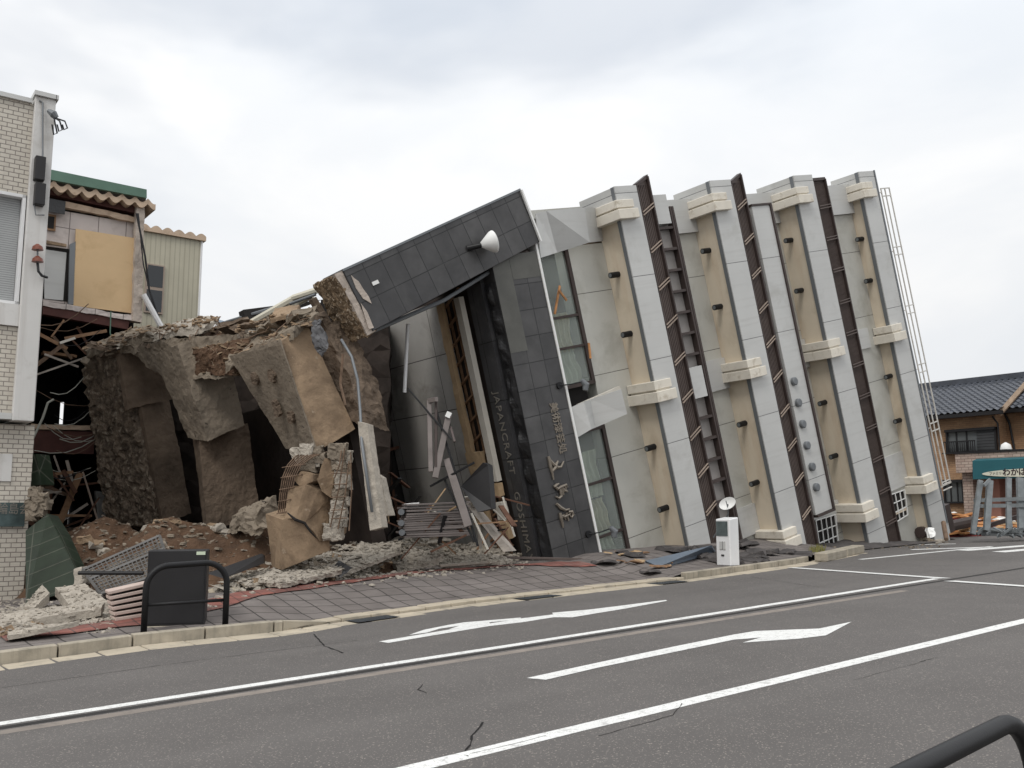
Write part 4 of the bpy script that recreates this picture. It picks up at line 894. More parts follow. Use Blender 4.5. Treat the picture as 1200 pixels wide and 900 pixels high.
r, a0, s_, b0 = hwin('window', ((1111, 532), (1168, 500)), shutter=.62)
bl = MB()
for i in range(16): t = a0 + (s_ - a0) * i / 15; bl.box(HF, t - .015, t + .015, b0 + .02, b0 + .5, .33, .36)
bl.box(HF, a0, s_, b0 + .5, b0 + .55, .3, .38).box(HF, a0 - .1, s_, b0 - .02, b0 + .03, .02, .4).build('window_rail', M['dark_frame'], r, HF)
hwin('window', ((1108, 590), (1130, 562)))
# porch canopy, pillars and awning
c0 = 1.6
a0, zt_, _ = hu(1119, 530, c0); _, zb1, _ = hu(1119, 554, c0)
zt_ = hu(1125, 532, c0)[1]; zb1 = hu(1125, 554, c0)[1]
hx('canopy', 'pink_stone', a0, aR, zb1, zt_, -.02, c0); hx('canopy_cap', 'dark_frame', a0 - .05, aR, zt_, zt_ + .08, -.02, c0 + .05)
a1 = hu(1129, 580, c0 - .4)[0]; a2 = hu(1141, 580, c0 - .4)[0]
hx('porch_pillar', 'pink_stone', a1, a2, zg, zb1, .5, c0 - .4)
hx('porch_pillar', 'pillar_red', a2 + .5, a2 + 1.0, zg, zb1, .2, .9)
hx('shop_wall', 'mauve_brick', a2 + 1.0, aR, zg, zb1, .02, .3)
aw = MB(); b0_, b1_ = hu(1160, 561, c0 + .5)[1], hu(1160, 537, c0 + .05)[1]; ax0 = hu(1141, 550, c0 + .3)[0]
aw.hexa([HF.w(ax0, b0_, c0 + .0), HF.w(aR, b0_, c0 + .0), HF.w(aR, b0_, c0 + .42), HF.w(ax0, b0_, c0 + .42), HF.w(ax0, b1_, c0 + .002), HF.w(aR, b1_, c0 + .002), HF.w(aR, b1_ - .1, c0 + .36), HF.w(ax0, b1_ - .1, c0 + .36)])
awn = aw.build('awning', M['awning'], HB, HF)
zc_ = hu(1175, 554.5, c0 + .58)[1]; sa0 = hu(1149, 555, c0 + .58)[0]; el = MB()
pts_ = [HF.w(sa0 + 2.6 + 2.6 * math.cos(t * math.pi / 16), zc_ + .18 * math.sin(t * math.pi / 16), c0 + .44) for t in range(32)]
sg = el.prism(pts_, HN * .02).build('sign_oval', M['cream_sign'], awn, HF)
text_mesh('lettering', 'わかばや', .34, HF, hu(1173, 553, c0 + .6)[0], zc_ + .02, c0 + .465, HD, (0, 0, 1), M['ink'], awn, .004, .95, .008)
text_mesh('lettering', 'ファミリー', .15, HF, hu(1157, 554, c0 + .6)[0], zc_, c0 + .465, HD, (0, 0, 1), M['ink'], awn, .004, .9)
dq = HF.px(1179, 527, .9)
MB().tube([dq, dq + V((0, 0, .02)), dq + V((0, 0, .22)), dq + V((0, 0, .32))], [.24, .24, .19, .03], 14).build('white_dome', M['white'], HB, smooth=True)

# ================================================================== STREET FURNITURE
def arch_rail(root, a, b, z, r=.045, rad=.32, mid=True):
    """hoop guard rail from plan point a to b with feet on the ground"""
    a, b = V(a), V(b); d = (b - a); d.z = 0; L_ = d.length; d.normalize(); za, zb = a.z, b.z
    pts = [a + V((0, 0, 0)), a + V((0, 0, z - rad))]
    for k in range(1, 9): t = k / 8 * math.pi / 2; pts.append(a + d * (rad - rad * math.cos(t)) + V((0, 0, z - rad + rad * math.sin(t))))
    top_b = b.copy()
    for k in range(0, 8): t = k / 8 * math.pi / 2; pts.append(b - d * (rad - rad * math.sin(t)) + V((0, 0, z - rad + rad * math.cos(t))))
    pts += [b + V((0, 0, z - rad)), b]
    MB().tube(pts, r, 14).build('hoop', M['black_metal'], root, smooth=True)
    if mid: MB().tube([a + V((0, 0, z * .42)), b + V((0, 0, z * .42))], r * .55, 10).build('crossbar', M['black_metal'], root, smooth=True)
def kz(px, d=.4):
    s = kerb_of(px); return side(s, d)
ga, gb = kz(180, .35), kz(277, .35)
gr1 = thing('guard_rail', 'black steel hoop guard rail standing at the kerb in front of the dark cabinet', 'guard rail', ga.lerp(gb, .5))
arch_rail(gr1, ga, gb, .96)
# near rail at the bottom right corner
na = P(1176, 851, 3.55); na.z = gz(na.x, 0) + .0
ra = P(1176, 853, 3.55); zr_ = ra.z - gz(ra.x, 0)
dN = (P(1160, 853, 3.5) - P(1030, 897, 2.93)); dN.z = 0; dN.normalize()
end = V((ra.x, ra.y, gz(ra.x, 0))) + dN * .27; beg = end - dN * 2.2; beg.z = gz(beg.x, 0)
gr2 = thing('guard_rail', 'black steel guard rail with rounded corner on the near side of the road', 'guard rail', end.lerp(beg, .5))
arch_rail(gr2, beg, end, zr_ + .01, .034, .27)
# cabinet
cb = thing('utility_cabinet', 'tall dark utility cabinet with a small pale sticker, behind the hoop rail', 'cabinet', kz(205, 1.1))
cz = OFF[cb.name].z
cA = onplane(170, 737, kz(205, .85), SN); KF = Frame(kz(205, .85), V((.97, .24, 0)), (0, 0, 1), V((.24, -.97, 0)))
x0_, x1_ = KF.uv(171, 700)[0], KF.uv(241, 700)[0]; zt_ = KF.uv(205, 645)[1]; zb_0 = KF.uv(205, 738)[1]
MB().box(KF, x0_, x1_, zb_0 + .06, zt_, -.5, 0).build('body', M['black_cab'], cb, KF, .012)
MB().box(KF, x0_ - .03, x1_ + .03, zb_0 - .15, zb_0 + .06, -.53, .03).build('plinth', M['kerb'], cb, KF, .01)
MB().box(KF, x0_ + .03, x1_ - .03, zb_0 + .1, zt_ - .03, .001, .012).build('door', M['black_cab'], cb, KF)
MB().box(KF, x1_ - .16, x1_ - .03, zt_ - .07, zt_ - .02, .013, .018).build('sticker', M['label'], cb, KF)
# parking meter
mp_ = kz(871, .42)
pm = thing('parking_meter', 'white boxy parking meter with a dark screen at the kerb', 'parking meter', mp_)
MF0 = V((-.80, -.60, 0)); MFx = V((.60, -.80, 0))
mh = (P(857, 606, mp_.y).z - mp_.z); PF = Frame(mp_, MFx, (0, 0, 1), MF0)
w2, d2 = .22, .17
MB().hexa([PF.w(-w2, 0, -d2), PF.w(w2, 0, -d2), PF.w(w2, 0, d2), PF.w(-w2, 0, d2), PF.w(-w2, mh - .0, -d2), PF.w(w2, mh, -d2), PF.w(w2, mh - .05, d2), PF.w(-w2, mh - .05, d2)]).build('body', M['white_metal'], pm, PF, .02)
MB().box(PF, -w2 + .03, w2 - .06, mh * .61, mh - .1, d2 - .005, d2 + .012).build('screen', M['screen_gloss'], pm, PF)
MB().box(PF, -w2 + .12, w2 - .14, mh * .33, mh * .5, d2 - .005, d2 + .02).build('coin_slot', M['metal_panel'], pm, PF, .004)
MB().box(PF, -w2 + .17, w2 - .19, mh * .2, mh * .23, d2 - .005, d2 + .02).build('button', M['black_metal'], pm, PF)
# stack of pink slatted panels beside the cabinet
ps = thing('slatted_panel_stack', 'stack of pale pink slatted panels leaning left of the dark cabinet', 'panels', kz(148, 1.5))
pY = SW(146, 728).y
QF = Frame(P(128, 690, pY), (P(176, 683, pY + .4) - P(126, 696, pY)), (0, 0, 1), V((.3, -.95, 0)))
for k in range(6):
    a, b_ = P(125 + k * 1.4, 694 + 6.1 * k, pY + .1), P(174, 683 + 7.0 * k, pY + .4)
    MB().bar(a, b_, .42, .05, (0, 0, 1)).build('panel', M['pink_slats'], ps, QF, .006); MB().bar(a + V((.03, .1, -.04)), b_ + V((0, .1, -.04)), .36, .05).build('spacer', M['dark_frame'], ps, QF)
# paving around cabinet etc handled by sidewalk sheet

# ================================================================== RUBBLE IN FRONT OF THE BUILDING
# soil heap
def soilz(x, y):
    v = 0
    for (cx, cy, r, h_) in ((P(120, 650, 22.5).x, 22.5, 2.8, 1.75), (P(205, 640, 21.3).x, 21.6, 3.0, 1.75), (P(290, 640, 20.9).x, 21.0, 2.0, 1.6), (P(415, 640, 22).x, 22.0, 1.7, 1.0), (P(60, 650, 24).x, 24.5, 3, 1.2), (P(350, 640, 22).x, 23.5, 4, 1.0)):
        d = math.hypot(x - cx, y - cy) / r
        if d < 1: v = max(v, h_ * (1 - d * d) ** 1.2)
    return v
sm = MB(); X_0, X_1, Y_0, Y_1 = -13, -.5, 17.6, 28
def sfn(a, b_):
    x, y = X_0 + (X_1 - X_0) * a, Y_0 + (Y_1 - Y_0) * b_
    p = V((x, y, 0)); v = soilz(x, y)
    return (x, y, gz(x, y) - .1 + v * (1 + .25 * noise.noise(p * 1.1)) + (.16 * noise.noise(p * 2.3) + .08 * noise.noise(p * 6)) * min(1, v * 2) + (0.05 if v > 0 else -.1))
sm.grid(sfn, 150, 120); sm.build('soil', M['soil'], kind='stuff', label='brown soil heaped under the torn-up footings', category='soil')
# front broken pier
FP = thing('broken_pier', 'broken square concrete pier with exposed reinforcement standing on the rubble in front of the footings', 'concrete pier', P(350, 655, 18.6))
capY = 18.4
MB().hexa([P(318, 664, 18.9), P(330, 668, 18.3), P(386, 645, 18.9), P(372, 640, 19.5), P(311, 603, 18.9), P(331, 609, 18.3), P(383, 590, 18.9), P(368, 585, 19.5)]).build('base_block', M['concrete_tan'], FP, rough=.02, cell=.10, seed=21)
MB().prism([P(332, 607, 18.35), P(338, 575, 18.4), P(345, 570, 18.4), P(358, 568, 18.45), P(373, 576, 18.6), P(382, 588, 18.8), P(384, 592, 18.9), P(382, 625, 18.9), P(374, 634, 18.7), P(358, 612, 18.5), P(346, 608, 18.4)], V((.3, .6, 0))).build('split_block', M['concrete_tan'], FP, rough=.03, cell=.12, seed=22)
MB().prism([P(371, 562, 18.5), P(380, 537, 18.6), P(390, 540, 18.7), P(392, 555, 18.7), P(387, 583, 18.7), P(377, 576, 18.6)], V((.25, .5, 0))).build('split_block', M['concrete_tan'], FP, rough=.03, cell=.1, seed=23)
MB().prism([P(344, 562, 18.5), P(352, 552, 18.5), P(366, 556, 18.5), P(367, 564, 18.5), P(352, 570, 18.5)], V((.2, .4, 0))).build('split_block', M['concrete_tan'], FP, rough=.03, cell=.1, seed=24)
for i_, (x, y, s_) in enumerate(((362, 545, .22), (355, 537, .2), (368, 541, .16), (376, 537, .16), (349, 532, .16), (360, 528, .18), (372, 530, .14), (398, 555, .16), (402, 566, .2), (398, 580, .18), (396, 595, .2), (395, 610, .22), (398, 545, .2), (390, 624, .25), (403, 536, .2), (396, 530, .25), (404, 588, .14))):
    s_ *= .72; p = P(x, y, 18.8); MB().hexa([p + V((a * s_, b_ * s_, c * s_ * .9)) for c in (-1, 1) for a, b_ in ((-1, -1), (1, -1), (1, 1), (-1, 1))]).build('concrete_lump', M['rubble' if i_ % 3 else 'concrete'], FP, rough=.07, cell=.08, nscale=3, seed=30 + i_)
for k in range(7):
    o_ = k * 2.2
    MB().tube([P(326 + o_, 602, 18.5), P(328 + o_, 580, 18.45), P(331 + o_ * 1.1, 560, 18.45), P(337 + o_ * 1.2, 545, 18.5), P(346 + o_ * 1.6, 535, 18.6), P(356 + o_ * 2, 530, 18.8)], .013, 5).build('rebar', M['rust'], FP)
for y in (600, 586, 572, 558, 546): MB().tube([P(324 + (600 - y) * .12, y + 2, 18.42), P(334 + (600 - y) * .2, y, 18.35), P(342 + (600 - y) * .3, y - 2, 18.5)], .011, 5).build('rebar', M['rust'], FP)
for (a, b_) in (((404, 525), (387, 618)), ((409, 540), (396, 620)), ((411, 530), (409, 622)), ((400, 528), (392, 560))): MB().tube([P(*a, 18.6), P((a[0] + b_[0]) / 2 + 2, (a[1] + b_[1]) / 2, 18.55), P(*b_, 18.6)], .014, 5).build('rebar', M['rust'], FP)
for y in (555, 568, 583, 598, 608): MB().tube([P(388, y, 18.5), P(406, y - 1, 18.5)], .011, 5).build('rebar', M['rust'], FP)
crk = [P(337, 601, 18.2), P(346, 609, 18.15), P(357, 613, 18.25), P(363, 622, 18.3), P(371, 631, 18.4)]
MB().tube(crk, [.012, .03, .028, .02, .006], 6).build('crack', M['dark'], FP)
# leaning concrete posts
for (pts_, nm, lb_) in (([(419, 494, 18.6), (430, 497, 18.5), (447, 618, 18.2), (433, 622, 18.2)], 'leaning_post', 'tall slim broken concrete post leaning beside the broken pier'), ([(440, 556, 19.4), (446, 560, 19.3), (456, 604, 19.2), (448, 605, 19.2)], 'leaning_post', 'short dark concrete post leaning behind the tall slim post')):
    q = [P(*p) for p in pts_]
    MB().prism(q, V((.08, .25, 0))).build(nm, M['rubble' if 'tall' in lb_ else 'concrete'], None, rough=.018, cell=.07, seed=40, loc=q[2], label=lb_, category='concrete post')
q = [P(*p) for p in ((404, 515, 18.9), (416, 500, 18.8), (420, 530, 18.7), (408, 534, 18.8))]
# big lump left of broken pier
MB().hexa([P(266, 625, 20.6), P(300, 632, 19.6), P(325, 604, 19.8), P(292, 600, 21), P(268, 610, 20.6), P(298, 602, 19.6), P(322, 584, 19.8), P(295, 590, 21)]).build('concrete_lump', M['concrete'], None, rough=.17, cell=.12, seed=44, loc=P(295, 628, 20), label='large rough soiled concrete lump on the soil left of the broken pier', category='rubble')
# slabs of broken pavement lifted in front
slabs = [
    ([(283, 676, 16.2), (330, 684, 15.6), (400, 668, 17.2), (398, 661, 17.6), (330, 668, 16.6)], .09, 'long low broken slab at the left end of the rubble heap'),
    ([(330, 668, 17.2), (400, 672, 16.8), (470, 645, 18.2), (468, 634, 18.8), (420, 640, 18.4), (360, 656, 17.8)], .09, 'long broken slab in the middle of the rubble heap'),
    ([(436, 640, 18.6), (470, 628, 19), (520, 634, 18.8), (556, 638, 18.8), (552, 646, 18.3), (490, 642, 18.2)], .09, 'top slab of the rubble heap with a dark gap beneath it'),
    ([(460, 658, 17.6), (505, 644, 18.1), (520, 650, 17.9), (510, 656, 17.6), (465, 664, 17.3)], .15, 'thick pale slab chunk on the front of the rubble heap'),
    ([(512, 652, 18.1), (585, 650, 18.6), (600, 657, 18.3), (515, 661, 17.8)], .09, 'flat pale slab at the right end of the rubble heap'),
    ([(556, 640, 19.3), (590, 641, 19.4), (596, 648, 19.0), (560, 650, 18.8)], .09, 'small pale slab behind the right end of the rubble heap'),
    ([(400, 652, 18), (440, 642, 18.4), (455, 650, 18), (415, 662, 17.5)], .09, 'short pale slab beside the grey tiles in the rubble heap')]
for i_, (pl_, th_, lb_) in enumerate(slabs):
    lo_ = max(pl_, key=lambda p_: p_[1]); sh_ = SW(lo_[0], lo_[1], .12).y - lo_[2]
    q = [P(x_, y_, Y_ + sh_ * (.97 if y_ < lo_[1] - 8 else 1)) for x_, y_, Y_ in pl_]
    MB().prism(q, V((0, 0, -th_))).build('broken_slab', M['rubble'], None, rough=.045, cell=.08, nscale=3, seed=50 + i_, loc=q[0], label=lb_, category='broken slab', group='broken slabs of the rubble heap')
# underlying heap of rubble so slabs rest on something
rh = MB()
hp = [SW(262, 694), SW(340, 686), SW(420, 676), SW(500, 664), SW(610, 657)]
def hfn(a, b_):
    t = a * 4; i = min(3, int(t)); f_ = hp[i].lerp(hp[i + 1], t - i); top = [P(275, 680, hp[0].y + 1), P(350, 660, hp[1].y + 1.4), P(440, 637, hp[2].y + 2), P(520, 637, hp[3].y + 2), P(610, 649, hp[4].y + 1.2)]
    e = top[i].lerp(top[i + 1], t - i); p = f_.lerp(e, min(1, b_ * 1.15)) if b_ < .87 else e.lerp(e + V((-.3, 1.2, -.7)), (b_ - .87) / .13)
    n = noise.noise_vector(p * 2.2) * .12 + noise.noise_vector(p * 6) * .07
    return p + n * math.sin(min(1, b_ * 3) * math.pi / 2) - V((0, 0, .0 + .08 * (1 - min(1, b_ * 4))))
rh.grid(hfn, 140, 36); rh.build('fine_rubble', M['rubble'], kind='stuff', label='heap of crushed concrete between the sidewalk and the fallen building', category='rubble')
# fragments: prototypes copied
def frag_proto(name, m, sx, sy, sz_, seed, label, cat, grp):
    random.seed(seed); b = MB(); j = lambda: random.uniform(.7, 1.0)
    b.hexa([V((-sx * j(), -sy * j(), 0)), V((sx * j(), -sy * j(), 0)), V((sx * j(), sy * j(), 0)), V((-sx * j(), sy * j(), 0)), V((-sx * j() * .8, -sy * j() * .8, sz_)), V((sx * j() * .8, -sy * j() * .9, sz_ * j())), V((sx * j() * .8, sy * j(), sz_)), V((-sx * j(), sy * j() * .7, sz_ * j()))])
    return b.build(name, M[m], None, rough=min(sx, sy) * .22, cell=max(sx, sy) * .7, nscale=6, seed=seed, label=label, category=cat, group=grp)
lab_c = 'small broken concrete fragment lying in the rubble along the sidewalk'
protos = [frag_proto('concrete_fragment', 'rubble', .12, .09, .08, 3, lab_c, 'rubble', 'small concrete fragments'), frag_proto('concrete_fragment', 'rubble', .2, .12, .07, 4, lab_c, 'rubble', 'small concrete fragments'), frag_proto('concrete_fragment', 'concrete', .09, .1, .1, 5, lab_c, 'rubble', 'small concrete fragments'), frag_proto('concrete_fragment', 'rubble', .26, .15, .08, 6, lab_c, 'rubble', 'small concrete fragments'), frag_proto('concrete_fragment', 'concrete_tan', .14, .13, .12, 8, lab_c, 'rubble', 'small concrete fragments')]
used = set()
def put(pr, loc, rot, sc):
    if pr.name in used: o = pr.copy(); COL.objects.link(o)
    else: o = pr; used.add(pr.name)
    o.location = loc; o.rotation_euler = rot; o.scale = (sc,) * 3; return o
random.seed(21)
def heap_point(t, b_): return V(hfn(t, b_))
for k in range(170):
    t, b_ = random.random(), random.random() * .85; p = heap_point(t, b_) + V((0, 0, .02 + random.random() * .05))
    put(random.choice(protos), p, (random.uniform(-.5, .5), random.uniform(-.5, .5), random.uniform(0, 6)), random.uniform(.35, 1.0))
for k in range(60):
    x, y = random.uniform(262, 640), 0
    s = kerb_of(x); d = random.uniform(2.2, 3.6) if x > 300 else random.uniform(1.6, 3)
    put(random.choice(protos[:3]), side(s, d, -.01), (random.uniform(-.2, .2), random.uniform(-.2, .2), random.uniform(0, 6)), random.uniform(.18, .7))
for k in range(30):
    x = random.uniform(90, 300); q = P(x, random.uniform(600, 650), 21.2); q.z = sfn((q.x - X_0) / (X_1 - X_0), (q.y - Y_0) / (Y_1 - Y_0))[2]
    put(random.choice(protos), q, (random.uniform(-.5, .5), 0, random.uniform(0, 6)), random.uniform(.5, 1.5))
lab_p = 'thin broken concrete plate lying in the rubble heap before the open ground floor'
plates = [frag_proto('concrete_plate', m_, a_, b_, .045, 120 + i_, lab_p, 'rubble', 'thin concrete plates of the rubble heap') for i_, (m_, a_, b_) in enumerate((('rubble', .42, .26), ('rubble', .6, .3), ('concrete', .35, .3), ('rubble', .5, .2), ('gutter', .4, .22)))]
random.seed(8)
for k in range(130):
    t = random.random(); b_ = random.uniform(.02, .86); p = heap_point(t, b_) + V((0, 0, .02 + .07 * random.random()))
    put(random.choice(plates), p, (random.uniform(.0, .4), random.uniform(-.2, .2), .64 + random.uniform(-.7, .7)), random.uniform(.35, 1.0))
lab_f = 'lump of concrete lying on top of the torn-up footings'
tops = [frag_proto('concrete_lump', m_, a_, b_, c_, 140 + i_, lab_f, 'rubble', 'lumps on top of the footings') for i_, (m_, a_, b_, c_) in enumerate((('concrete', .4, .28, .16), ('rubble', .3, .25, .1), ('concrete', .25, .2, .2), ('concrete_dark', .5, .3, .12)))]
TL = [(98, 418, 25.8), (150, 398, 24.8), (190, 392, 23.8), (240, 382, 23.6), (300, 386, 21.6), (345, 376, 20.4), (366, 372, 20.4)]
for k in range(80):
    t = random.random() * 5.99; i = int(t); a, c = TL[i], TL[i + 1]; f = t - i
    p = P(a[0] + (c[0] - a[0]) * f, a[1] + (c[1] - a[1]) * f + random.uniform(-2, 14), a[2] + (c[2] - a[2]) * f + random.uniform(-.2, .3))
    put(random.choice(tops), p, (random.uniform(-.4, .6), random.uniform(-.4, .4), random.uniform(0, 6)), random.uniform(.3, 1.0))
for k in range(12):
    t = random.random() * 5.99; i = int(t); a, c = TL[i], TL[i + 1]; f = t - i
    p = P(a[0] + (c[0] - a[0]) * f, a[1] + (c[1] - a[1]) * f, a[2] + (c[2] - a[2]) * f - .3); q_ = [p]
    for _ in range(4): q_.append(q_[-1] + V((random.uniform(-.25, .1), random.uniform(-.2, .05), random.uniform(-.2, .12))))
    MB().tube(q_, .012, 5).build('bent_rebar', M['rust'], TB)
sh_m = {'rubble': MB(), 'concrete': MB()}
random.seed(31)
def shard(b, p, sz_):
    a = V((random.uniform(-1, 1), random.uniform(-1, 1), random.uniform(-.35, .35))).normalized() * sz_; c = a.cross(V((random.uniform(-.3, .3), random.uniform(-.3, .3), 1))).normalized() * sz_ * random.uniform(.4, .9); u_ = V((0, 0, sz_ * random.uniform(.2, .6)))
    b.hexa([p - a - c, p + a - c * .7, p + a * .8 + c, p - a * .7 + c * .9, p - a * .8 - c * .8 + u_, p + a * .9 - c * .6 + u_, p + a * .6 + c * .8 + u_, p - a * .6 + c * .7 + u_])
for k in range(3600):
    t = random.random(); p = heap_point(t, random.uniform(-.0, .88)) + V((0, 0, random.uniform(.0, .07))); shard(sh_m['rubble' if random.random() < .75 else 'concrete'], p, random.choice([.03, .045, .06, .09]))
for k in range(900):
    x = random.uniform(258, 620); q = SW(x, 688 - (x - 262) * .085 + abs(random.gauss(0, 3.5)), 0); shard(sh_m['rubble'], q, random.choice([.015, .02, .03, .045]))
for k in range(900):
    x = random.uniform(0, 135); q = SW(max(1, x), random.uniform(712, 735) - x * .02, 0); shard(sh_m['rubble'], q, random.choice([.02, .03, .05, .07]))
for k in range(1300):
    x = random.uniform(-11, -3.5); y = random.uniform(18.4, 23.5); f = sfn((x - X_0) / (X_1 - X_0), (y - Y_0) / (Y_1 - Y_0)); shard(sh_m['concrete'], V(f), random.choice([.02, .03, .05, .08]))
for k in range(700):
    x = random.uniform(880, 1110); q = G(x, 640 - (x - 880) * .02 + random.gauss(0, 3), .12 if x < 980 else 0); shard(sh_m['concrete'], q, random.choice([.02, .03, .05]))
for k_, b__ in sh_m.items(): b__.build('fine_rubble', M[k_], kind='stuff', label='fine shards of broken concrete strewn over heap and pavement' if k_ == 'rubble' else 'fine dark grit strewn over the soil and kerb', category='rubble')
# dark grey tile pieces in the rubble
tl = [frag_proto('stone_tile_piece', 'granite', .22, .2, .035, 61, 'broken dark stone tile lying in the pale rubble', 'tile', 'broken dark stone tiles')]
for (x, y, Y, r_) in ((452, 651, 17.6, (.7, .2, .4)), (425, 661, 17.0, (.5, -.3, 1.2)), (412, 657, 17.2, (.9, .1, .2)), (440, 645, 18.0, (.3, .5, 2)), (399, 668, 16.6, (.4, -.5, .9)), (500, 650, 17.9, (.2, .1, .5)), (478, 655, 17.4, (.5, .3, .1))):
    put(tl[0], SW(x, y, .22) , r_, random.uniform(.8, 1.3))
# long edge boards along the rubble front
for (a, b_, lb_) in (((540, 652, 22.3), (702, 656, 23.6), 'long dark metal strip lying along the foot of the sign front'), ((515, 663, SW(515, 663, .1).y), (600, 656.5, SW(600, 656.5, .1).y), 'pale edging strip along the front of the rubble')):
    MB().bar(P(*a), P(*b_), .12, .06).build('edging_strip', M['brown_paler' if 'dark' in lb_ else 'rubble'], None, bevel=.006, loc=P(*a), label=lb_, category='metal strip' if 'dark' in lb_ else 'edging')
# stack of taupe shutters
sh = thing('shutter_stack', 'neat stack of long taupe shutter slats inside the open ground floor', 'shutter slats', P(505, 628, 21.0))
random.seed(5)
for k in range(14):
    y = 628 - k * 2.6 if k < 11 else 598 - (k - 11) * 3.5
    MB().bar(P(470 + random.uniform(-4, 4), y + 1, 20.7), P(546 + random.uniform(-4, 3), y - 2 + random.uniform(-1, 1), 21.3), .35, .042).build('slat_bar', M['shutter'], sh, bevel=.006)
for (x, y) in ((470, 600), (470, 613), (471, 624)): MB().tube([P(x, y, 20.5), P(x + 3, y, 20.9)], .07, 10).build('roller', M['metal_dark'], sh)
MB().bar(P(474, 594, 20.8), P(490, 592, 20.9), .16, .12).build('white_block', M['white'], sh, rough=.03, cell=.1)
# broken steel frames
sf = thing('twisted_steel_frame', 'twisted taupe and black steel frame standing over the shutter slats', 'steel frame', P(530, 635, 20.2))
for (a, b_, w_, m_) in (((503, 470), (505, 553), .10, 'shutter'), ((511, 468), (511, 548), .06, 'brown'), ((502, 470), (512, 468), .1, 'shutter'), ((526, 486), (510, 560), .13, 'shutter'), ((524, 538), (549, 617), .17, 'shutter'), ((511, 480), (560, 640), .055, 'black_metal'), ((478, 455), (529, 515), .04, 'black_metal'), ((504, 570), (556, 542), .05, 'black_metal'), ((520, 560), (556, 635), .045, 'black_metal'), ((528, 500), (533, 518), .05, 'brown')):
    MB().bar(P(*a, 20.5), P(*b_, 20.3), w_, w_ * .8, (0, 1, 0)).build('frame_member', M[m_], sf, bevel=.006)
MB().bar(P(527, 483, 20.4), P(524, 489, 20.4), .11, .05, (0, 1, 0)).build('white_cap', M['white'], sf)
q = [P(*p) for p in ((545, 590, 21.9), (551, 589, 22.0), (600, 646, 21.3), (590, 647, 21.3))]
MB().prism(q, V((.1, .25, 0))).build('weathered_beam', M['wood_pale'], None, rough=.012, cell=.12, loc=q[2], label='pale weathered wooden beam leaning down to the rubble beside the sign front', category='beam')
q = [P(*p) for p in ((566, 542, 21.2), (572, 545, 21.2), (576, 596, 21), (560, 600, 21), (540, 570, 21.4))]
MB().prism(q, V((.1, .15, 0))).build('fallen_partition', M['black_cab'], None, loc=q[2], label='torn dark sheet leaning behind the weathered beam', category='partition')
random.seed(9)
cands = ['wood_dark', 'wood', 'board_cream', 'metal_dark', 'board_tan', 'black_metal']
for k in range(34):
    x, y = random.uniform(440, 600), random.uniform(585, 640); Y = random.uniform(20.8, 23)
    if x < 470: y = random.uniform(560, 610)
    a = P(x, y, Y); d = V((random.uniform(-1, 1), random.uniform(-.4, .4), random.uniform(-.3, 1.1))).normalized() * random.uniform(.4, 1.3)
    MB().bar(a - d * .5, a + d * .5, random.uniform(.05, .16), .03).build('splintered_timber', M[random.choice(cands)], None, loc=a, label='splintered board among the wreckage inside the open ground floor', category='timber', group='splintered boards inside the ground floor')
# green tiled toppled wall chunks by the left building
GT = thing('green_tiled_wall', 'dark green tiled wall chunk toppled beside the cream tiled building', 'wall chunk', P(60, 690, 18.7))
q = [P(*p) for p in ((30, 622, 19.6), (56, 602, 19.8), (70, 625, 19.3), (95, 680, 18.4), (90, 690, 18.3), (30, 708, 18.4))]
gx = (P(95, 660, 18.6) - P(30, 685, 18.6)).normalized(); gy = (q[0] - q[5]); gy = (gy - gx * gy.dot(gx)).normalized(); GF = Frame(q[5], gx, gy, gx.cross(gy))
MB().prism(q, V((.05, .35, -.05))).build('tiled_face', M['green_tile'], GT, GF)
MB().prism([P(84, 668, 18.3), P(94, 665, 18.3), P(97, 684, 18.2), P(86, 688, 18.2)], V((.1, .3, 0))).build('broken_edge', M['rubble'], GT, rough=.06, cell=.09, seed=70)
MB().prism([P(36, 532, 20.6), P(42, 532, 20.6), P(46, 550, 20.6), P(48, 568, 20.6), P(36, 570, 20.6)], V((.1, .4, 0))).build('green_pier', M['green_tile'], None, frame=GF, loc=P(40, 570, 20.6), label='upright green tiled pier at the edge of the cream tiled building', category='pier')
for i_, (x, y, s_) in enumerate(((40, 577, .2), (46, 584, .22), (38, 592, .22), (50, 592, .2), (44, 600, .22), (36, 604, .2))):
    s_ *= .55; p = P(x + 1, y, 19.9); o = MB().hexa([p + V((a * s_, b_ * s_, c * s_ * .9)) for c in (-1, 1) for a, b_ in ((-1, -1), (1, -1), (1, 1), (-1, 1))]).build('broken_edge', M['concrete'], GT, rough=.08, cell=.08, nscale=3, seed=71 + i_)
# pale pavement slabs at lower left
for i_, (pl_, th_, lb_) in enumerate((([(65, 689, 18.2), (99, 684, 18.2), (126, 706, 16.8), (82, 711, 16.9)], .16, 'pale paving slab tilted at the foot of the green tiled chunk'), ([(27, 711, 17.6), (49, 686, 17.8), (58, 695, 17.6), (40, 712, 17.2)], .16, 'small pale block against the cream tiled building'), ([(0, 722, 16.4), (60, 711, 16.6), (122, 706, 16.2), (118, 713, 16.0), (60, 722, 15.8), (0, 733, 15.6)], .12, 'long pale broken kerb slab at the far left'), ([(8, 740, 15.9), (60, 731, 16.0), (92, 728, 15.9), (60, 736, 15.7), (10, 745, 15.5)], .06, 'thin pale crust of broken paving at the far left'))):
    lo_ = max(pl_, key=lambda p_: p_[1]); sh_ = SW(lo_[0] + 2, lo_[1], .1).y - lo_[2]
    q = [P(x_, y_, Y_ + sh_) for x_, y_, Y_ in pl_]; MB().prism(q, V((0, 0, -th_))).build('broken_slab', M['rubble'], None, rough=.022, cell=.14, nscale=1.4, seed=80 + i_, loc=q[0], label=lb_, category='broken slab', group='broken slabs by the tiled building')
random.seed(33)
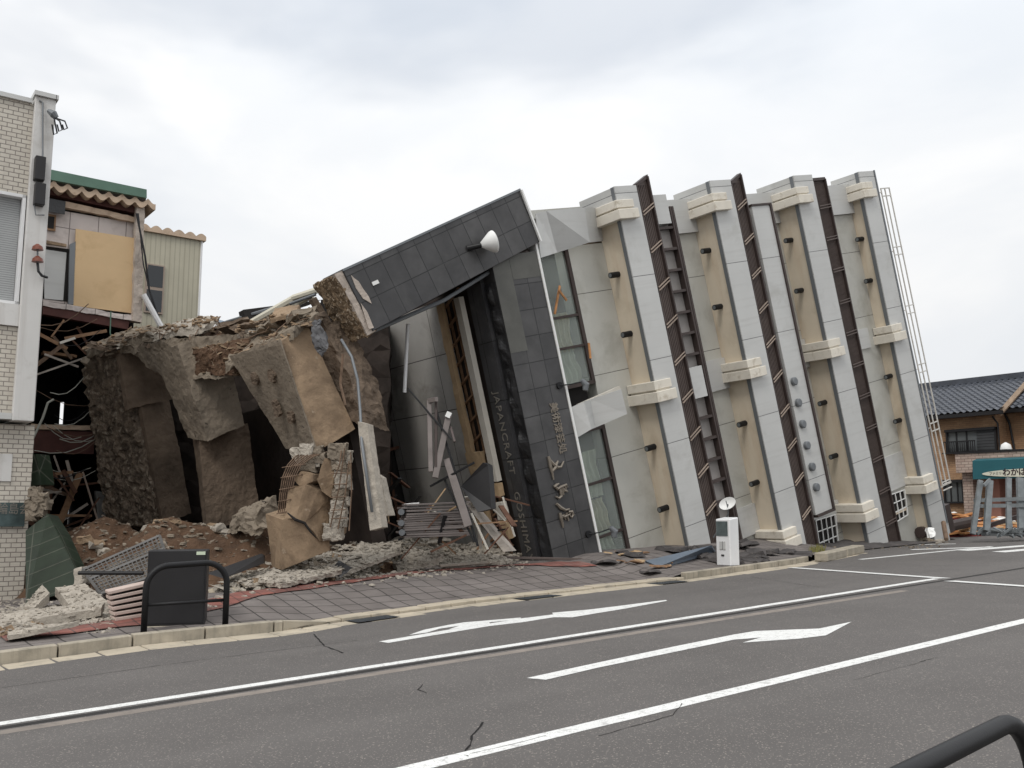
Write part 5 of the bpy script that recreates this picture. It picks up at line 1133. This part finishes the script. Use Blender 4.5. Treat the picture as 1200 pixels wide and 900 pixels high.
for k in range(60):
    x = random.uniform(0, 130); s = kerb_of(max(2, x)); put(random.choice(protos), side(s, random.uniform(1.9, 4.6), 0), (random.uniform(-.3, .3), random.uniform(-.3, .3), random.uniform(0, 6)), random.uniform(.4, 1.2))
# fallen wire mesh panel (gabion) leaning on soil
mq = [P(97, 668, 18.2), P(187, 628, 19.2), P(200, 668, 17.6), P(118, 696, 16.9)]
wm = thing('wire_mesh_panel', 'bent dark wire mesh panel leaning on the soil behind the cabinet', 'mesh panel', mq[3])
b = MB()
for i in range(19): t = i / 18; b.tube([mq[0].lerp(mq[1], t), mq[3].lerp(mq[2], t)], .012 if i not in (0, 18) else .03, 5)
b.build('upright_wires', M['mesh'], wm)
b = MB()
for i in range(11): t = i / 10; b.tube([mq[0].lerp(mq[3], t), mq[1].lerp(mq[2], t)], .012 if i not in (0, 4, 10) else .035, 5)
b.build('cross_wires', M['mesh'], wm)
b = MB(); b.prism([m_ + V((0, .25, -.1)) for m_ in mq], V((0, .2, -.1))).build('stone_fill', M['conglomerate'], wm, rough=.1, cell=.14, nscale=2)
MB().tube([P(92, 671.5, 16.9), P(168, 671.5, 16.9)], .035, 8).build('horizontal_bar', M['black_metal'], None, loc=P(92, 671, 16.9), label='slim black bar running left from the dark cabinet', category='bar')
q = [P(*p) for p in ((242, 672, 17.3), (305, 649, 18.6), (309, 651, 18.5), (309, 660, 18.3), (262, 678, 17.2))]
MB().prism(q, V((0, .1, 0))).build('dark_channel', M['black_cab'], None, loc=q[0], label='dark steel channel lying between the cabinet and the broken pier', category='steel channel')
# blue-grey sheet and debris by the meter
q = [SW(756, 657, .05), SW(834, 639, .30), SW(838, 645, .12), SW(772, 664, .03)]
MB().prism(q, V((.02, .05, -.06))).build('metal_sheet', M['blue_sheet'], None, loc=q[0], label='flat blue-grey metal sheet lying at the foot of the facade', category='metal sheet')
random.seed(15)
pb = [frag_proto('paving_fragment', 'broken_paving', .3, .22, .06, 91, 'dark broken paving slab piece near the parking meter', 'paving piece', 'broken dark paving by the meter'), frag_proto('wood_fragment', 'wood', .25, .07, .04, 92, 'splinter of tan wood in the hole left of the parking meter', 'wood piece', 'wood splinters by the meter'), frag_proto('wood_fragment', 'board_tan', .2, .1, .04, 93, 'splinter of tan wood in the hole left of the parking meter', 'wood piece', 'wood splinters by the meter')]
for k in range(34):
    x = random.uniform(870, 960); s = kerb_of(x); put(pb[0], side(s, random.uniform(.5, 2.2), .0), (random.uniform(-.14, .14), random.uniform(-.14, .14), random.uniform(0, 6)), random.uniform(.8, 1.6))
for k in range(20):
    x = random.uniform(795, 842); s = kerb_of(x); put(random.choice(pb[1:]), side(s, random.uniform(.9, 2.6), .03), (random.uniform(-.3, .3), random.uniform(-.2, .2), random.uniform(0, 6)), random.uniform(.4, 1.0))
for k in range(6):
    x = random.uniform(780, 842); s = kerb_of(x); put(pb[0], side(s, random.uniform(.7, 2.6), .0), (random.uniform(-.2, .2), random.uniform(-.2, .2), random.uniform(0, 6)), random.uniform(.6, 1.2))
# displaced kerb stones further right
for i_, (a, b_, lb_) in enumerate((((962, 655, 0), (985, 650, 0), 'left displaced kerb stone lying askew at the right end of the kerb'), ((986, 649.5, 0), (1006, 645, 0), 'right displaced kerb stone lying askew at the right end of the kerb'))):
    pa, pb_ = G(a[0], a[1] - 2, .12), G(b_[0], b_[1] - 2, .12)
    MB().bar(pa, pb_, .35, .22).build('kerb_stone', M['kerb'], None, bevel=.02, loc=pa, label=lb_, category='kerb stone')
for k in range(24):
    x = random.uniform(990, 1110); p = G(x, 637 + random.uniform(-2, 3) - (x - 990) * .03, .0); put(random.choice(protos[:3] + [pb[0]]), p, (random.uniform(-.3, .3), 0, random.uniform(0, 6)), random.uniform(.3, 1))
MB().grid(lambda a, b_: (lambda p: (p.x, p.y, gz(p.x, 0) + .03 + (.22 + .1 * noise.noise(p * 3)) * math.sin(a * math.pi) * math.sin(b_ * math.pi)))(kpt(KL[-1]) + SD * (-1 + 7 * a) + SN * (.5 + 3 * b_)), 40, 20).build('loose_gravel', M['broken_paving'], kind='stuff', label='low spread of dark grit at the foot of the right end of the building', category='debris')
for (a, b_, r, m_, lb_) in (((1078, 624, 33.5), (1140, 611, 36), .20, 'brown', 'fat dark brown pipe lying behind the toppled building corner'), ((1105.5, 612, 29.5), (1109, 632, 29), .07, 'rust', 'thin rusty upright bar in front of the building corner')):
    MB().tube([P(*a), P(*b_)], r, 10).build('brown_pipe' if 'fat' in lb_ else 'rusty_bar', M[m_], None, loc=P(*b_), label=lb_, category='pipe' if 'fat' in lb_ else 'bar')
# orange wood debris heap
dh = MB()
def dfn(a, b_):
    p = P(1090 + 110 * a, 622, 37); y = 36 + 3 * b_; x = p.x + (y - 36) * .45; h_ = .9 * math.sin(b_ * math.pi) * (1 - .5 * a)
    return (x, y, SLOPE * x + h_ * (.8 + .5 * noise.noise(V((x, y, 0)) * 1.5)))
dh.grid(dfn, 60, 20).build('wood_litter', M['debris_red'], kind='stuff', label='heap of splintered house timber beyond the crossing', category='debris')
random.seed(77)
wp = []
for i_, m_ in enumerate(('debris_orange', 'debris_orange', 'debris_red', 'white', 'board_tan')):
    wp.append(frag_proto('timber_scrap', m_, .5, .1, .06, 100 + i_, 'splintered timber scrap on the debris heap beyond the crossing', 'timber', 'timber scraps beyond the crossing'))
for k in range(110):
    a, b_ = random.random(), random.uniform(0, .6); put(random.choice(wp), V(dfn(a, b_)) + V((0, 0, .03)), (random.uniform(-.25, .25), random.uniform(-.3, .3), random.uniform(-.8, .8)), random.uniform(.5, 1.4))
# grey bent steel frame at the right
sfq = thing('bent_steel_rack', 'grey bent steel rack frame lying upright in front of the teal awning', 'steel rack', P(1170, 634, 32))
for (a, b_, w_) in (((1149, 563), (1140, 626), .2), ((1160, 563), (1156, 622), .24), ((1182, 560), (1182, 620), .2), ((1195, 560), (1197, 628), .26), ((1141, 586.5), (1215, 584), .16), ((1141, 593), (1215, 592), .16), ((1140, 619), (1200, 623), .16), ((1150, 625), (1215, 626), .2), ((1160, 562), (1153, 569), .12), ((1160, 612), (1145, 626), .12), ((1182, 600), (1184, 618), .16)):
    MB().bar(P(*a, 32), P(*b_, 31.6), w_ * .8, w_ * .5, (0, 1, 0)).build('frame_member', M['steel_grey'], sfq)
random.seed(3)
for k in range(14):
    x = random.uniform(1145, 1210); MB().bar(P(x, 618 + random.uniform(0, 10), 31.5), P(x + random.uniform(-14, 14), 622 + random.uniform(-4, 8), 31), .07, .05, (0, 1, 0)).build('frame_member', M['steel_grey'], sfq)
MB().bar(P(1158, 616, 33), P(1198, 604, 33), .16, .14).build('brown_beam', M['brown'], None, loc=P(1158, 616, 33), label='dark brown beam slanting behind the grey steel rack', category='beam')
MB().prism([P(1087, 620, 30.6), P(1094, 619, 30.6), P(1096, 629, 30.4), P(1090, 631, 30.4)], V((0, .2, 0))).build('crumpled_bag', M['white'], None, rough=.07, cell=.1, nscale=2.5, loc=P(1092, 630, 29.8), label='crumpled white sheet under the corner of the toppled building', category='sheet')
# weeds at the kerb
wb = MB(); random.seed(2)
for k in range(160):
    p = G(957 + random.uniform(-9, 9), 648 + random.uniform(-3, 2), .1); wb.poly([p, p + V((.04, 0, 0)), p + V((random.uniform(-.08, .08), random.uniform(-.08, .08), random.uniform(.08, .25)))])
wb.build('weeds', M['moss'], kind='stuff', label='tuft of yellowing weeds by the displaced kerb stones', category='weeds')

# loose shards that have come to rest on slabs, footings and soil
dg_ = bpy.context.evaluated_depsgraph_get(); dg_.update(); random.seed(404)
drop = MB(); dust = MB()
def rest(b, x, y, sizes, names=None):
    ok, loc, nrm, _, ob, _ = scene.ray_cast(dg_, C0, ray(x, y).normalized())
    if ok and nrm.z > (.45 if b is dust else .2) and (names is None or any(ob.name.startswith(n_) for n_ in names)): shard(b, loc, random.choice(sizes))
for k in range(3200):
    x = random.uniform(262, 612); y = random.uniform(634, 700); rest(drop, x, y, [.02, .03, .045, .07], ('broken_slab', 'fine_rubble', 'concrete', 'soil'))
for k in range(2200):
    x = random.uniform(92, 372); y = random.uniform(368, 440); rest(dust, x, y, [.02, .04, .06, .09], ('broken_slab', 'footing', 'clinging', 'concrete'))
for k in range(900):
    x = random.uniform(0, 135); y = random.uniform(682, 742); rest(drop, x, y, [.015, .025, .04], ('broken_slab', 'sidewalk', 'concrete'))
drop.build('fine_rubble', M['rubble'], kind='stuff', label='pale concrete shards resting on the broken slabs', category='rubble')
dust.build('fine_rubble', M['concrete_tan'], kind='stuff', label='brown concrete shards resting on top of the torn-up footings', category='rubble')
random.seed(55)
for k in range(22):
    x, y = random.uniform(50, 108), random.choice([random.uniform(385, 420), random.uniform(540, 600), random.uniform(600, 632)]); p = DF.px(x, y, -.2 + random.random()); d = DF.x * random.uniform(-1, 1) + V((0, 0, random.uniform(-1, .7))); d = d.normalized() * random.uniform(.25, .7)
    MB().bar(p - d, p + d, random.uniform(.04, .11), .03, DF.z).build('broken_timber', M[random.choice(['wood', 'wood_dark', 'wood_pale', 'rust', 'wood_dark'])], DB, DF)
